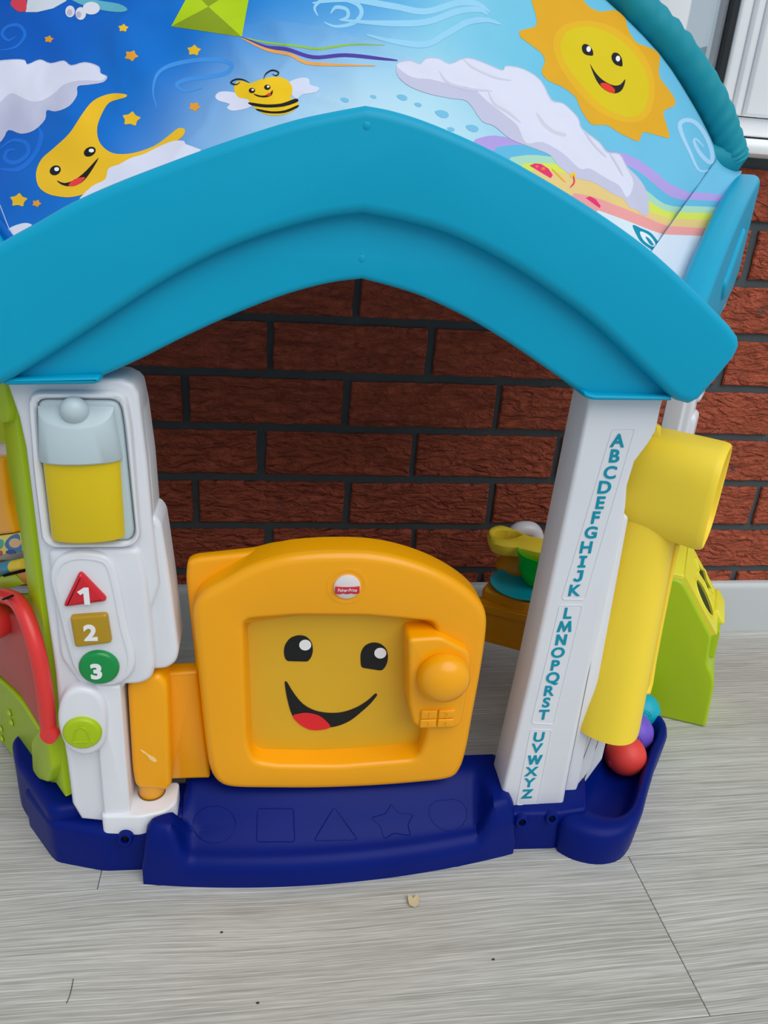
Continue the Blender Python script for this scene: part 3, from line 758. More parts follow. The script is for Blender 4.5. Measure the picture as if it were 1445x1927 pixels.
# rainbow: nested bands, each lying on the one before
def band_print(name, up, low, rgb, lay):
    cloth_print(name, [(spline(up, 3, False)+spline(low[::-1], 3, False), rgb)], lay, 10)
RB = [([(895, 262), (930, 255), (985, 265), (1060, 272), (1150, 285), (1190, 295), (1230, 321), (1260, 346), (1302, 364)], (178, 158, 224)),
      ([(935, 277), (985, 273), (1060, 286), (1150, 300), (1200, 322), (1235, 350), (1262, 370), (1297, 379)], (96, 184, 220)),
      ([(962, 296), (1010, 292), (1090, 306), (1165, 328), (1215, 358), (1250, 384), (1290, 391)], (168, 216, 190)),
      ([(985, 308), (1040, 308), (1100, 322), (1165, 346), (1220, 378), (1250, 396), (1283, 403)], (214, 226, 88)),
      ([(1005, 318), (1050, 324), (1100, 338), (1165, 366), (1220, 397), (1250, 409), (1276, 416)], (230, 200, 130)),
      ([(1080, 364), (1120, 372), (1180, 395), (1220, 411), (1240, 420), (1269, 429)], (236, 158, 156)),
      ([(1125, 396), (1180, 416), (1220, 432), (1258, 445)], (214, 230, 240))]
for k, (up, rgb) in enumerate(RB):
    low = [(up[0][0]+10, up[0][1]+14)]+[(1090, 420), (1190, 490), (1240, 500)] if k < 4 else [(up[0][0], up[0][1]+30), (1190, 490), (1240, 500)]
    cloth_print('rainbow_band', [(spline(up, 3, False)+[(up[-1][0]+14, up[-1][1]+3), (1285, 452), (1225, 515), (1120, 430), (1000, 345), (up[0][0]-10, up[0][1]+12)] if k < 5 else spline(up, 3, False)+[(up[-1][0]+14, up[-1][1]+3), (1285, 452), (1225, 515), (1160, 450), (up[0][0]-6, up[0][1]+6)], rgb)], .3+.5*k, 10)
FB = [([(1302, 364), (1368, 367)], [(1297, 379), (1360, 379)], (178, 158, 224)), ([(1297, 379), (1360, 379)], [(1290, 391), (1352, 390)], (96, 184, 220)),
      ([(1290, 391), (1352, 390)], [(1283, 403), (1346, 402)], (168, 216, 190)), ([(1283, 403), (1346, 402)], [(1276, 416), (1338, 414)], (214, 226, 88)),
      ([(1276, 416), (1338, 414)], [(1269, 429), (1330, 430)], (230, 200, 130)), ([(1269, 429), (1330, 430)], [(1258, 445), (1320, 444)], (236, 158, 156)),
      ([(1258, 445), (1320, 444)], [(1215, 512), (1285, 530)], (214, 226, 240))]
for up, low, rgb in FB:
    up = [(up[0][0]-18, up[0][1]-4), up[1]]; low = [(low[0][0]-18, low[0][1]-4), low[1]]
    cloth_print('rainbow_band', [(up+low[::-1], rgb)], .5, 10, surf='flap')
cloth_print('seam_thread', [(stroke([tuple(pix(S1.lerp(S0, t))+Vector((-1, 0))) for t in (.02, .25, .5, .75, .9)], 2), (90, 140, 170))], 4.5, 6)
# butterfly peeping over the lintel
cloth_print('butterfly', [([(996, 312), (1006, 308), (1018, 309), (1032, 318), (1040, 330), (1036, 336)], (230, 48, 110)), (circ(1022, 318, 4, 3, 8), (238, 120, 60)), (circ(1010, 314, 3, 2.4, 8), (238, 120, 60)), ([(1102, 373), (1110, 370), (1121, 376), (1130, 388), (1128, 392)], (230, 48, 110)), (stroke([(1038, 318), (1050, 330), (1064, 344)], 3), (238, 180, 50)), (circ(1078, 330, 6, 5, 10), (240, 200, 50)), (stroke([(1078, 330), (1080, 344), (1072, 354)], 3), (230, 60, 90))], 4.2, 6)
# mail logo at the hem
cloth_print('hem_motif', [(spline([(1190, 424), (1206, 430), (1226, 440), (1242, 462), (1246, 474), (1232, 474), (1208, 458), (1198, 444)], 3), (0, 140, 172)), (spline([(1204, 436), (1222, 444), (1234, 462), (1226, 464), (1210, 452)], 3), (224, 238, 244)), (spline([(1214, 446), (1222, 450), (1230, 462), (1222, 460)], 3), (0, 140, 172)), (stroke([(1254, 488), (1266, 492), (1272, 482)], 5), (0, 140, 172))], 5, 5)
# big right cloud
CR = [(745, 128), (752, 116), (772, 114), (790, 120), (802, 110), (825, 110), (846, 120), (876, 109), (905, 116), (944, 132), (952, 124), (985, 130), (1018, 152), (1038, 188), (1060, 195), (1088, 222), (1095, 242), (1128, 268), (1143, 286), (1166, 290), (1180, 314), (1200, 334), (1216, 360), (1221, 398), (1212, 406), (1196, 394), (1186, 392), (1172, 374), (1150, 364), (1132, 352), (1112, 342), (1080, 334), (1050, 312), (1034, 292), (1000, 278), (960, 262), (930, 238), (906, 228), (880, 192), (850, 186), (810, 178), (772, 164), (750, 146)]
cloth_print('cloud', [(spline(CR, 3), CLSH), (spline([(747, 126), (754, 118), (772, 116), (790, 122), (802, 112), (825, 112), (846, 122), (876, 111), (905, 118), (944, 134), (952, 126), (985, 132), (1016, 153), (1036, 190), (1060, 197), (1086, 223), (1093, 243), (1126, 269), (1141, 288), (1164, 292), (1178, 316), (1192, 345), (1180, 372), (1165, 350), (1140, 336), (1110, 318), (1090, 318), (1060, 290), (1020, 268), (990, 270), (975, 240), (960, 225), (915, 190), (890, 168), (850, 160), (810, 150), (775, 146)], 3), CLOUD),
    (spline([(1008, 214), (1020, 236), (1040, 252), (1062, 258), (1064, 252), (1044, 246), (1026, 232), (1014, 216)], 3), (206, 206, 220)), (stroke([(826, 134), (842, 156), (880, 168), (926, 172)], 5), (204, 204, 224)), (stroke([(918, 172), (930, 196), (956, 212), (980, 232)], 5), (206, 206, 224)), (stroke([(872, 112), (890, 128), (930, 146), (962, 152)], 4), (208, 208, 226)), (stroke([(1146, 288), (1160, 310), (1172, 332)], 4), (204, 204, 224)), (stroke([(1096, 244), (1120, 276), (1140, 296)], 4), (206, 206, 224))], 4.5)
# sun
SUN = [(996, -30), (999, 0), (1009, 31), (1011, 50), (976, 58), (978, 70), (999, 85), (1018, 99), (1027, 113), (1017, 137), (1030, 152), (1061, 165), (1084, 183), (1092, 206), (1112, 236), (1143, 235), (1164, 250), (1203, 269), (1208, 247), (1262, 262), (1246, 209), (1273, 198), (1267, 180), (1239, 144), (1242, 103), (1231, 93), (1195, 80), (1180, 52), (1177, 33), (1159, 18), (1128, 23), (1107, 13), (1097, 0), (1078, -34), (1050, -18), (1020, -24)]
fz = lambda pts: [(700+x*.5156, y*.5156) for x, y in pts]
SFACE = fz([(690, 150), (720, 110), (790, 98), (870, 122), (950, 188), (1000, 270), (1008, 345), (985, 410), (930, 428), (860, 402), (790, 342), (725, 262), (693, 205)])
RIM = fz([(664, 140), (700, 92), (790, 76), (885, 102), (972, 172), (1022, 262), (1030, 350), (1002, 428), (936, 448), (850, 422), (772, 360), (705, 275), (668, 205)])
cloth_print('sun', [(fillet(SUN, 9, 3), SUNO), (spline(RIM, 3), (230, 180, 30)), (spline(SFACE, 3), SUNY),
    (fillet(fz([(764, 172), (772, 160), (790, 164), (806, 184), (808, 206), (780, 202), (768, 192)]), 5, 3), INK), (circ(*fz([(790, 180)])[0], 4.2, 5.5, 12), (240, 240, 240)),
    (fillet(fz([(872, 206), (880, 192), (898, 194), (912, 214), (915, 246), (888, 238), (876, 224)]), 5, 3), INK), (circ(*fz([(897, 215)])[0], 4.2, 5.5, 12), (240, 240, 240)),
    (spline(fz([(795, 235), (812, 262), (840, 292), (878, 312), (905, 310), (924, 290), (914, 326), (888, 342), (850, 330), (818, 294)]), 3), INK), (spline(fz([(832, 308), (852, 304), (874, 316), (886, 330), (880, 341), (852, 331)]), 3), (232, 54, 40))], 1.5, label='golden smiling sun with a yellow face')

# ---- teal hoop sleeve along the back edge
hc = [atY(x, y, -.135) for x, y in ((1376, 306), (1366, 270), (1333, 190), (1270, 95), (1182, 0))] + [Vector((.455, -.135, .985)), Vector((.36, -.135, 1.015)), Vector((.27, -.135, 1.03)), Vector((.195, -.135, 1.034))]
hcs = [Vector((a, -.135, b)) for a, b in spline([(p.x, p.z) for p in hc], 22, False)]
hfull = hcs[::-1] + [mir(p) for p in hcs[1:]]
bm = bmesh.new(); N = 20; loops = []
for i, p in enumerate(hfull):
    t = (hfull[min(i+1, len(hfull)-1)]-hfull[max(i-1, 0)]).normalized(); v = Vector((0, 1, 0)); u = t.cross(v)
    s = i*.0044; row = []
    for k in range(N):
        a = 2*math.pi*k/N; fold = .0009*math.sin(s*210+a*2.0+5*noise.noise(Vector((s*11, 0, 0))))*(.6+.6*noise.noise(Vector((s*14, a, 3))))+.0006*noise.noise(Vector((s*30, math.cos(a)*1.1, math.sin(a)*1.1)))
        row.append(p+(u*math.cos(a)+v*math.sin(a))*(.0215+fold*1.5))
    loops.append(row)
loft(bm, loops)
SLV = finish('hoop_sleeve', bm, SLEEVE, H, 60, 'teal fabric sleeve over the back hoop')
for e in (hfull[0], hfull[-1]):
    bm = bmesh.new(); tube(bm, [e, e+Vector((.004 if e.x > .2 else -.004, -.004, -.03))], .009, 12); finish('hoop_peg', bm, WHITE, SLV)

# ---- far posts that carry the side lintels
for sg, fn, O in ((1, rside, RO), (-1, lside, LO)):
    bm = bmesh.new()
    prism(bm, fillet([(.305, .02), (.305, .66), (.352, .66), (.352, .02)], .004), .006, .042, .006, 3, fn)
    for z in (.30, .36, .42, .48, .54, .60):
        prism(bm, fillet([(.315, z), (.315, z+.045), (.362, z+.045), (.362, z)], .012, 4), .000, .03, .008, 3, fn)
    prism(bm, fillet([(.296, .02), (.296, .62), (.312, .62), (.312, .02)], .004), .016, .04, .004, 3, fn)
    finish('back_post', bm, WHITE, H, 40)
    bm = bmesh.new(); prism(bm, fillet([(.30, 0), (.30, .06), (.358, .06), (.358, 0)], .012, 3), .002, .055, .008, 3, fn); finish('post_foot', bm, NAVY, H, 40)
    # white curtain strip hanging under the side lintel
    bm = bmesh.new(); n = 14
    rows = [[fn(.30+.04*i/n, z, .02+.004*math.sin(i*1.4+z*30)) for i in range(n+1)] for z in (.66, .62, .58, .54, .50)]
    rows += [[fn(.30+.04*i/n, z, .024+.004*math.sin(i*1.4+z*30)) for i in range(n+1)] for z in (.50, .54, .58, .62, .66)]
    loft(bm, rows, closed=False); finish('curtain_strip', bm, mat('white_cloth', (226, 222, 232), .8), H, 60)

# ================================================================== RIGHT POST with the alphabet
YR = -.466
rp = XZ([(1112, 740), (1252, 744), (1245, 770), (1236, 812), (1222, 836), (1196, 870), (1182, 915), (1179, 955), (1171, 1000), (1132, 1180), (1104, 1290), (1074, 1440), (1056, 1545), (1048, 1552), (1040, 1552), (962, 1552), (946, 1548), (938, 1520), (958, 1440), (1000, 1262), (1040, 1080), (1080, 892)], YR)
bm = bmesh.new(); prism(bm, rp, YR, -.421, .0045, 4, back=.003)
POST = finish('alphabet_post', bm, WHITE, H, 40, 'white right post with teal alphabet letters')
# thin seam between the two mouldings of the post
bm = bmesh.new(); tube(bm, [atY(1110, 752, YR+.0045), atY(1060, 1000, YR+.0045), atY(1003, 1250, YR+.0045), atY(944, 1500, YR+.0045)], .0007, 6)
finish('mould_seam', bm, mat('grey_seam', (120, 120, 122), .6), POST)
# skirt at the foot of the post
bm = bmesh.new(); prism(bm, fillet(XZ([(934, 1508), (946, 1508), (968, 1520), (1044, 1522), (1050, 1545), (958, 1545), (934, 1530)], YR-.003), .003), YR-.003, -.43, .002, 3)
finish('post_skirt', bm, WHITE, POST)
def sticker(pts):
    p = fillet(XZ(pts, YR), .004, 5)
    bm = bmesh.new(); loops = [[frontY(a, b, YR+.0005) for a, b in p], [frontY(a, b, YR-.0006) for a, b in p], [frontY(a, b, YR-.0006) for a, b in inset(p, .0009)], [frontY(a, b, YR-.0001) for a, b in inset(p, .0011)]]
    loft(bm, loops); return finish('letter_panel', bm, WHITE, POST, 30)
sticker([(1152, 806), (1196, 806), (1145, 1010), (1103, 1130), (1057, 1130), (1098, 985)][0:2]+[(1101, 1129), (1056, 1128)])
sticker([(1053, 1138), (1097, 1138), (1042, 1364), (999, 1361)])
sticker([(998, 1372), (1039, 1373), (1011, 1516), (971, 1515)])
LET = dict(A=(1163, 829), B=(1157, 858), C=(1148, 889), D=(1138, 917), E=(1130, 946), F=(1121, 974), G=(1112, 1002), H=(1103, 1030), I=(1096, 1057), J=(1088, 1084), K=(1082, 1111),
           L=(1069, 1154), M=(1063, 1179), N=(1056, 1204), O=(1050, 1228), P=(1045, 1252), Q=(1040, 1277), R=(1034, 1300), S=(1028, 1322), T=(1023, 1345),
           U=(1014, 1387), V=(1010, 1408), W=(1006, 1430), X=(1000, 1452), Y=(996, 1473), Z=(992, 1494))
for ch, (x, y) in LET.items():
    p = atY(x, y, YR-.0005); put_glyph('letter', ch, .0196, p, TPRINT, POST, .0008, .024, cap=.0136)

# fluted white flank of the right wall between post and chute
bm = bmesh.new()
for p4, yy in (([(1166, 960), (1184, 975), (1092, 1470), (1070, 1530), (1050, 1530)], -.446), ([(1100, 1300), (1150, 1300), (1112, 1450), (1070, 1500)], -.436), ([(1120, 1300), (1165, 1300), (1134, 1430), (1090, 1490)], -.426)):
    prism(bm, fillet(XZ(p4, yy), .003), yy, -.41, .0035, 3)
prism(bm, [(.10, .05), (.10, .30), (.30, .30), (.30, .05)], .014, .022, .002, 2, rside)
finish('side_wall', bm, WHITE, H, 40)

# ================================================================== LEFT POST: porch light, number buttons, bell
YP = -.462
PL = empty
lp = XZ([(10, 716), (186, 713), (229, 714), (250, 724), (260, 742), (264, 775), (276, 870), (285, 972), (300, 1100), (236, 1290), (228, 1300), (246, 1534), (200, 1548), (152, 1543), (135, 1514), (125, 1432), (109, 1338), (103, 1267), (81, 1108), (64, 976), (47, 844), (34, 786)], YP)
bm = bmesh.new(); prism(bm, lp, YP, -.415, .005, 4, back=.003)
LP = finish('control_post', bm, WHITE, H, 40, 'white left post with light, number buttons and bell')
# rear shoulder seen as pale edge on the right of the light
bm = bmesh.new(); prism(bm, fillet(XZ([(180, 712), (232, 712), (258, 728), (268, 775), (281, 870), (290, 975), (240, 980), (200, 800)], YP+.01), .004), YP+.012, -.41, .004, 3); finish('shoulder', bm, WHITE, LP)
# tall rounded housing beside the buttons
bm = bmesh.new(); prism(bm, fillet(XZ([(276, 970), (292, 970), (304, 984), (311, 1028), (324, 1118), (337, 1225), (332, 1245), (315, 1257), (270, 1260)], -.452), .006, 4), -.455, -.41, .0055, 5); finish('housing', bm, WHITE, LP)
# lower leg facet and foot
bm = bmesh.new(); prism(bm, fillet(XZ([(176, 1290), (226, 1292), (243, 1500), (246, 1545), (196, 1548), (186, 1430)], -.470), .003), -.470, -.43, .003, 3); finish('leg_rib', bm, WHITE, LP)
foot = [(-.062, -.474), (-.020, -.477), (.006, -.471), (.017, -.458), (.017, -.425), (-.062, -.425)]
bm = bmesh.new(); prism(bm, fillet([(x, y, .006) for x, y in foot], .006), -.079, -.05, .003, 3, planZ); finish('hinge_shelf', bm, WHITE, LP)
# light frame, pale plate
YFm = -.470
bm = bmesh.new(); rim = fillet(XZ([(51, 738), (236, 738), (248, 800), (265, 1015), (240, 1031), (100, 1031), (78, 1020), (62, 890)], YFm), .010, 6)
N = 120; c = (sum(p[0] for p in rim)/len(rim), sum(p[1] for p in rim)/len(rim))
ro = radial(rim, N, c); rin = radial(fillet(XZ([(66, 751), (226, 752), (234, 800), (255, 1004), (246, 1020), (104, 1022), (94, 1010), (78, 880)], YFm), .009, 6), N, c)
def lerp2(A, B, t): return [(a[0]+(b[0]-a[0])*t, a[1]+(b[1]-a[1])*t) for a, b in zip(A, B)]
loft(bm, [[frontY(a, b, YP+.001) for a, b in ro], [frontY(a, b, YFm+.002) for a, b in ro], [frontY(a, b, YFm-.001) for a, b in lerp2(ro, rin, .25)], [frontY(a, b, YFm-.001) for a, b in lerp2(ro, rin, .65)], [frontY(a, b, YFm+.002) for a, b in rin], [frontY(a, b, YP+.001) for a, b in rin]], ring=True)
finish('light_frame', bm, WHITE, LP, 50)
PLIGHT = bpy.data.objects
bm = bmesh.new(); pl = inset(rin, .0012); prism(bm, pl, YFm+.0005, YP+.001, .0035, 4)
LIGHT = finish('porch_light', bm, PALE, H, 40, 'pale grey porch light with yellow lens')
# cap: half cylinder bulging forward with a sloping flat top
def bulge(bm, px_rows, depth, n=18, back=.0, mi=0, Yb=YFm):
    loops = []
    for (xl, yl), (xr, yr), dep, drop in px_rows:
        a = atY(xl, yl, Yb); b = atY(xr, yr, Yb); row = []
        for k in range(n+1):
            t = k/n; th = math.pi*t; x = (a.x+b.x)/2-(b.x-a.x)/2*math.cos(th); z = a.z+(b.z-a.z)*(1-math.cos(th))/2
            row.append(Vector((x, Yb+.0005-dep*math.sin(th)**.9, z-drop*math.sin(th)**.8)))
        loops.append(row)
    loft(bm, loops)
bm = bmesh.new()
bulge(bm, [((71, 764), (214, 766), .002, .001), ((71, 764.5), (214, 766.5), .0150, .0135), ((71, 766), (214, 768), .0166, .0148), ((74, 863), (231, 860), .0170, 0), ((76, 866), (230, 863), .0155, 0)], 0)
finish('light_cap', bm, PALE, LIGHT, 40)
bm = bmesh.new(); bulge(bm, [((80, 862), (226, 860), .0130, 0), ((97, 1008), (235, 1004), .0138, 0), ((99, 1013), (234, 1009), .0125, 0)], 0)
finish('light_lens', bm, LENS, LIGHT, 40, 'yellow translucent lens')
bm = bmesh.new(); c = atY(140, 772, YFm-.006); ball(bm, c, .0118, sc=(1, .9, 1.0)); finish('finial', bm, PALE, LIGHT)

# number buttons on a rounded housing
YB1 = -.474
bm = bmesh.new(); hs = fillet(XZ([(88, 1036), (262, 1032), (276, 1090), (292, 1255), (285, 1280), (262, 1290), (150, 1292), (112, 1240)], -.468), .008, 5); prism(bm, hs, -.468, -.425, .006, 4)
BP_ = finish('button_panel', bm, WHITE, H, 40, 'white rounded panel with numbered shape buttons')
st = spline(XZ([(168, 1041), (205, 1052), (222, 1090), (240, 1180), (254, 1238), (246, 1272), (216, 1291), (180, 1290), (146, 1272), (128, 1230), (108, 1150), (93, 1090), (104, 1056), (132, 1042)], YB1), 4)
bm = bmesh.new(); prism(bm, st, YB1, -.46, .004, 4); finish('button_surround', bm, WHITE, BP_, 40)
st2 = inset(st, .0055); bm = bmesh.new(); loft(bm, [[frontY(a, b, YB1+.001) for a, b in st2], [frontY(a, b, YB1-.0009) for a, b in st2], [frontY(a, b, YB1-.0009) for a, b in inset(st2, .0012)], [frontY(a, b, YB1+.001) for a, b in inset(st2, .0012)]], ring=True); finish('surround_ridge', bm, WHITE, BP_, 60)
tri = fillet(XZ([(150, 1074), (204, 1130), (118, 1142)], YB1-.003), .0055, 5)
bm = bmesh.new(); prism(bm, tri, YB1-.006, YB1+.002, .0035, 4); finish('red_button', bm, BTNRED, BP_, 40, 'red triangular button')
sqb = fillet(XZ([(132, 1159), (202, 1154), (211, 1208), (142, 1217)], YB1-.003), .0035, 5)
bm = bmesh.new(); prism(bm, sqb, YB1-.006, YB1+.002, .003, 4); finish('amber_button', bm, BTNAMB, BP_, 40, 'amber square button')
cc = atY(186, 1257, YB1-.003); rr = (atY(224, 1257, YB1-.003).x-atY(147, 1257, YB1-.003).x)/2
bm = bmesh.new(); prism(bm, circ(cc.x, cc.z, rr, n=40), YB1-.006, YB1+.002, .0045, 5); finish('green_button', bm, BTNGRN, BP_, 40, 'round green button')
for s, x, y in (('1', 159, 1122), ('2', 170, 1191), ('3', 181, 1264)):
    put_glyph('numeral', s, .0245, atY(x, y, YB1-.0064), WPRINT, BP_, .0008, .04, cap=.0182)
# bell button
bm = bmesh.new(); bl = spline(XZ([(131, 1301), (158, 1296), (186, 1308), (200, 1340), (199, 1392), (184, 1416), (156, 1424), (126, 1411), (112, 1384), (107, 1350), (114, 1318)], -.478), 4); prism(bm, bl, -.478, -.45, .006, 5)
BELL = finish('bell_panel', bm, WHITE, H, 40, 'white oval panel with lime bell button')
cb = atY(155, 1379, -.480); rb = (atY(192, 1379, -.48).x-atY(118, 1379, -.48).x)/2
bm = bmesh.new(); prism(bm, circ(cb.x, cb.z, rb, n=40), -.4835, -.476, .0035, 4); finish('bell_button', bm, LIME, BELL, 40)
bx = lambda u, v: (cb.x+u*rb, -.4838, cb.z+v*rb)
bm = bmesh.new(); tube(bm, [bx(u, v) for u, v in spline([(-.52, -.45), (-.42, -.28), (-.36, .05), (-.26, .36), (0, .52), (.26, .36), (.36, .05), (.42, -.28), (.55, -.45)], 3, False)], .0008, 8)
tube(bm, [bx(-.52, -.45), bx(.55, -.45)], .0007, 8); tube(bm, [bx(u, v) for u, v in circ(0, .60, .07, n=8)], .0006, 6); tube(bm, [bx(u, v) for u, v in [(-.13, -.47), (-.06, -.6), (.06, -.6), (.13, -.47)]], .0007, 6)
finish('bell_outline', bm, LIME, BELL)

# ================================================================== DOOR
YD = -.458; N = 180
bpoly = fillet(XZ([(349, 1090), (352, 1060), (368, 1053), (480, 1041), (515, 1031), (600, 1028), (800, 1060), (800, 1460), (420, 1470), (388, 1440)], YD+.03), .008, 5)
bm = bmesh.new(); prism(bm, bpoly, YD+.031, YD+.047, .005, 4, back=.004)
backplate = bm
out = spline(XZ([(420, 1097), (470, 1070), (530, 1051), (585, 1044), (640, 1042), (700, 1044), (760, 1055), (820, 1076), (870, 1104), (902, 1132), (917, 1160), (917, 1200), (906, 1275), (892, 1350), (880, 1415), (868, 1452), (848, 1470), (790, 1478), (700, 1485), (600, 1489), (500, 1489), (435, 1487), (408, 1476), (394, 1452), (385, 1400), (374, 1300), (364, 1200), (362, 1150), (382, 1120)], YD), 4)
c0 = atY(640, 1290, YD); c0 = (c0.x, c0.z)
L0 = radial(out, N, c0)
hole = fillet(XZ([(458, 1168), (560, 1160), (690, 1161), (815, 1172), (822, 1188), (800, 1395), (786, 1430), (640, 1442), (520, 1441), (478, 1434), (466, 1400)], YD), .009, 5)
L1 = radial(hole, N, c0)
pane = fillet(XZ([(466, 1172), (560, 1158), (690, 1158), (806, 1168), (790, 1396), (700, 1406), (600, 1412), (490, 1410), (475, 1398)], YD+.022), .006, 5)
L2 = radial(pane, N, c0)
rings = []
for i in range(6):
    t = math.pi/2*i/5; rings.append([frontY(a, b, YD+.010*(1-math.sin(t))) for a, b in lerp2(inset(L0, 0), inset(L0, .010), 1-math.cos(t))])
for i in range(6):
    t = math.pi/2*i/5; rings.append([frontY(a, b, YD+.006*(1-math.cos(t))) for a, b in lerp2(inset(L1, -.006), L1, math.sin(t))])
rings.append([frontY(a, b, YD+.022) for a, b in L2]); rings.append([frontY(a, b, YD+.036) for a, b in L2]); rings.append([frontY(a, b, YD+.042) for a, b in inset(L0, .004)]); rings.append([frontY(a, b, YD+.038) for a, b in L0])
bm = bmesh.new(); loft(bm, rings, ring=True)
DOOR = finish('door', bm, AMBER, H, 40, 'amber half door with a smiling face on its window')
backplate.verts.ensure_lookup_table()
DB = finish('door_back_plate', backplate, AMBER, DOOR, 40)
bm = bmesh.new(); prism(bm, inset(L2, -.004), YD+.0225, YD+.028, .0005, 1); finish('window_pane', bm, PANE, DOOR, 30, 'frosted amber pane')
YPn = YD+.0222
def door_print(name, px, m, lift=0, label=None):
    p = XZ(px, YPn); bm = bmesh.new(); prism(bm, p, YPn-.0005-lift, YPn+.001, .0001, 1); return finish(name, bm, m, DOOR, 30, label)
zz = lambda pts: [(330+x*.436, 980+y*.436) for x, y in pts]
door_print('eye', fillet(zz([(467, 570), (472, 535), (495, 505), (530, 493), (565, 498), (590, 525), (594, 560), (588, 585), (573, 607), (477, 605)]), 7, 4), BLACK)
door_print('eye', fillet(zz([(799, 605), (799, 570), (815, 540), (845, 525), (880, 527), (910, 550), (919, 585), (912, 620), (893, 647), (802, 633)]), 7, 4), BLACK)
door_print('eye_glint', zz(circ(560, 535, 26, 23)), WPRINT, .0004); door_print('eye_glint', zz(circ(884, 570, 26, 23)), WPRINT, .0004)
door_print('mouth', spline(zz([(476, 694), (484, 700), (512, 745), (550, 790), (600, 818), (660, 829), (720, 826), (780, 806), (830, 775), (860, 748), (869, 748), (868, 756), (840, 790), (800, 826), (760, 858), (715, 880), (668, 891), (600, 897), (550, 880), (506, 842), (482, 765), (472, 700)]), 3), BLACK)
door_print('tongue', spline(zz([(506, 843), (530, 832), (570, 828), (620, 840), (655, 868), (668, 890), (630, 901), (585, 901), (540, 880)]), 3), RPRINT, .0004)
# badge
cbd = atY(653, 1103, YD); rbd = .0125
bm = bmesh.new(); lathe(bm, [(.021, -.0012), (.021, .0003), (.0185, .0008), (.0150, -.0004), (.0140, -.001)], (cbd.x, YD, cbd.z), Vector((0, -1, 0)), 40); finish('badge_rim', bm, AMBER, DOOR, 60)
bm = bmesh.new(); lathe(bm, [(.0135, 0), (.0135, .0022), (.011, .0034), (.006, .0042), (.0001, .0045)], (cbd.x, YD, cbd.z), Vector((0, -1, 0)), 40)
BADGE = finish('badge', bm, mat('badge_white', (226, 216, 214), .35), DOOR, 60, 'round white badge with red name band')
band2 = [(-.0122, -.0028), (.0122, -.0028)]; bz = [(-.0122, .0014), (.0122, .0014)] + [(.0122-.00407*k/1.0-.00203*(1-0)*0, -.0042) for k in range(0, 1)]
bp = [(-.0124, .0020), (.0124, .0020)] + [(.0124-.0248*k/24, -.0052-.0009*abs(math.sin(math.pi*k/8))) for k in range(25)]
bm = bmesh.new(); prism(bm, [(cbd.x+a, cbd.z+b-.0005) for a, b in bp], YD-.0050, YD-.0015, .0003, 2); finish('badge_band', bm, mat('badge_red', (206, 32, 52), .4), DOOR, 40)
put_glyph('badge_lettering', 'Fisher-Price', .0050, (cbd.x, YD-.0053, cbd.z-.0018), WPRINT, DOOR, .0004, .004, sx=.82)
# latch box, knob, key pad
YK = YD-.012
lb = fillet(XZ([(768, 1204), (830, 1200), (882, 1226), (888, 1245), (876, 1330), (868, 1366), (850, 1374), (800, 1374), (778, 1366), (770, 1330)], YK), .006, 5)
bm = bmesh.new(); prism(bm, lb, YK, YD+.024, .005, 5); LATCH = finish('latch_box', bm, AMBER, DOOR, 40)
ck = atY(836, 1278, YK-.010); rk = (atY(886, 1278, YK-.01).x-atY(787, 1278, YK-.01).x)/2
bm = bmesh.new(); lathe(bm, [(rk*.8, -.012), (rk*.98, -.004), (rk, .002), (rk*.95, .008), (rk*.82, .0135), (rk*.6, .0178), (rk*.3, .0204), (.0001, .0212)], (ck.x, YK-.006, ck.z), Vector((0, -1, -.0)), 40)
finish('door_knob', bm, AMBER, DOOR, 60, 'round amber door knob')
pk = atY(822, 1350, YK)
for s, i, j in (('1', -1, 1), ('2', 1, 1), ('3', -1, -1), ('4', 1, -1)):
    cx, cz = pk.x+i*.0098, pk.z+j*.0060
    bm = bmesh.new(); prism(bm, fillet([(cx-.0092, cz-.0055), (cx+.0092, cz-.0055), (cx+.0092, cz+.0055), (cx-.0092, cz+.0055)], .002, 4), YK-.0035, YK+.002, .0015, 3); finish('key', bm, AMBER, DOOR, 40)
    put_glyph('key_numeral', s, .0105, (cx, YK-.0037, cz), AMBER, DOOR, .0012, .01)
# hinge column and arm
bm = bmesh.new(); prism(bm, fillet(XZ([(241, 1290), (244, 1276), (300, 1262), (316, 1278), (319, 1300), (324, 1470), (316, 1480), (256, 1476), (250, 1440)], -.448), .009, 4), -.456, -.415, .0065, 5)
HINGE = finish('hinge_column', bm, AMBER, H, 40)
c1 = atY(285, 1500, -.445); bm = bmesh.new(); lathe(bm, [(.0135, .0795), (.0145, .081), (.0145, .20), (.0135, .202)], (c1.x, -.4395, 0), Vector((0, 0, 1)), 28); finish('hinge_pin', bm, AMBER, HINGE)
bm = bmesh.new(); lathe(bm, [(.0152, .0789), (.0152, .0806)], (c1.x, -.4395, 0), Vector((0, 0, 1)), 28); finish('pin_washer', bm, mat('brown_washer', (120, 84, 40), .5), HINGE)
bm = bmesh.new(); prism(bm, fillet(XZ([(296, 1268), (372, 1264), (395, 1466), (316, 1468)], YD+.026), .003), YD+.026, -.415, .004, 3); finish('hinge_arm', bm, AMBER, HINGE, 40)
bm = bmesh.new(); ps = spline([(264, 1411), (272, 1415), (280, 1421), (290, 1426), (295, 1433), (290, 1434), (282, 1429), (276, 1421), (268, 1416)], 3)
prism(bm, XZ(ps, -.4564), -.4564, -.4552, .0001, 1); finish('paint_smear', bm, mat('cream_smear', (244, 214, 140), .6), HINGE, 30)

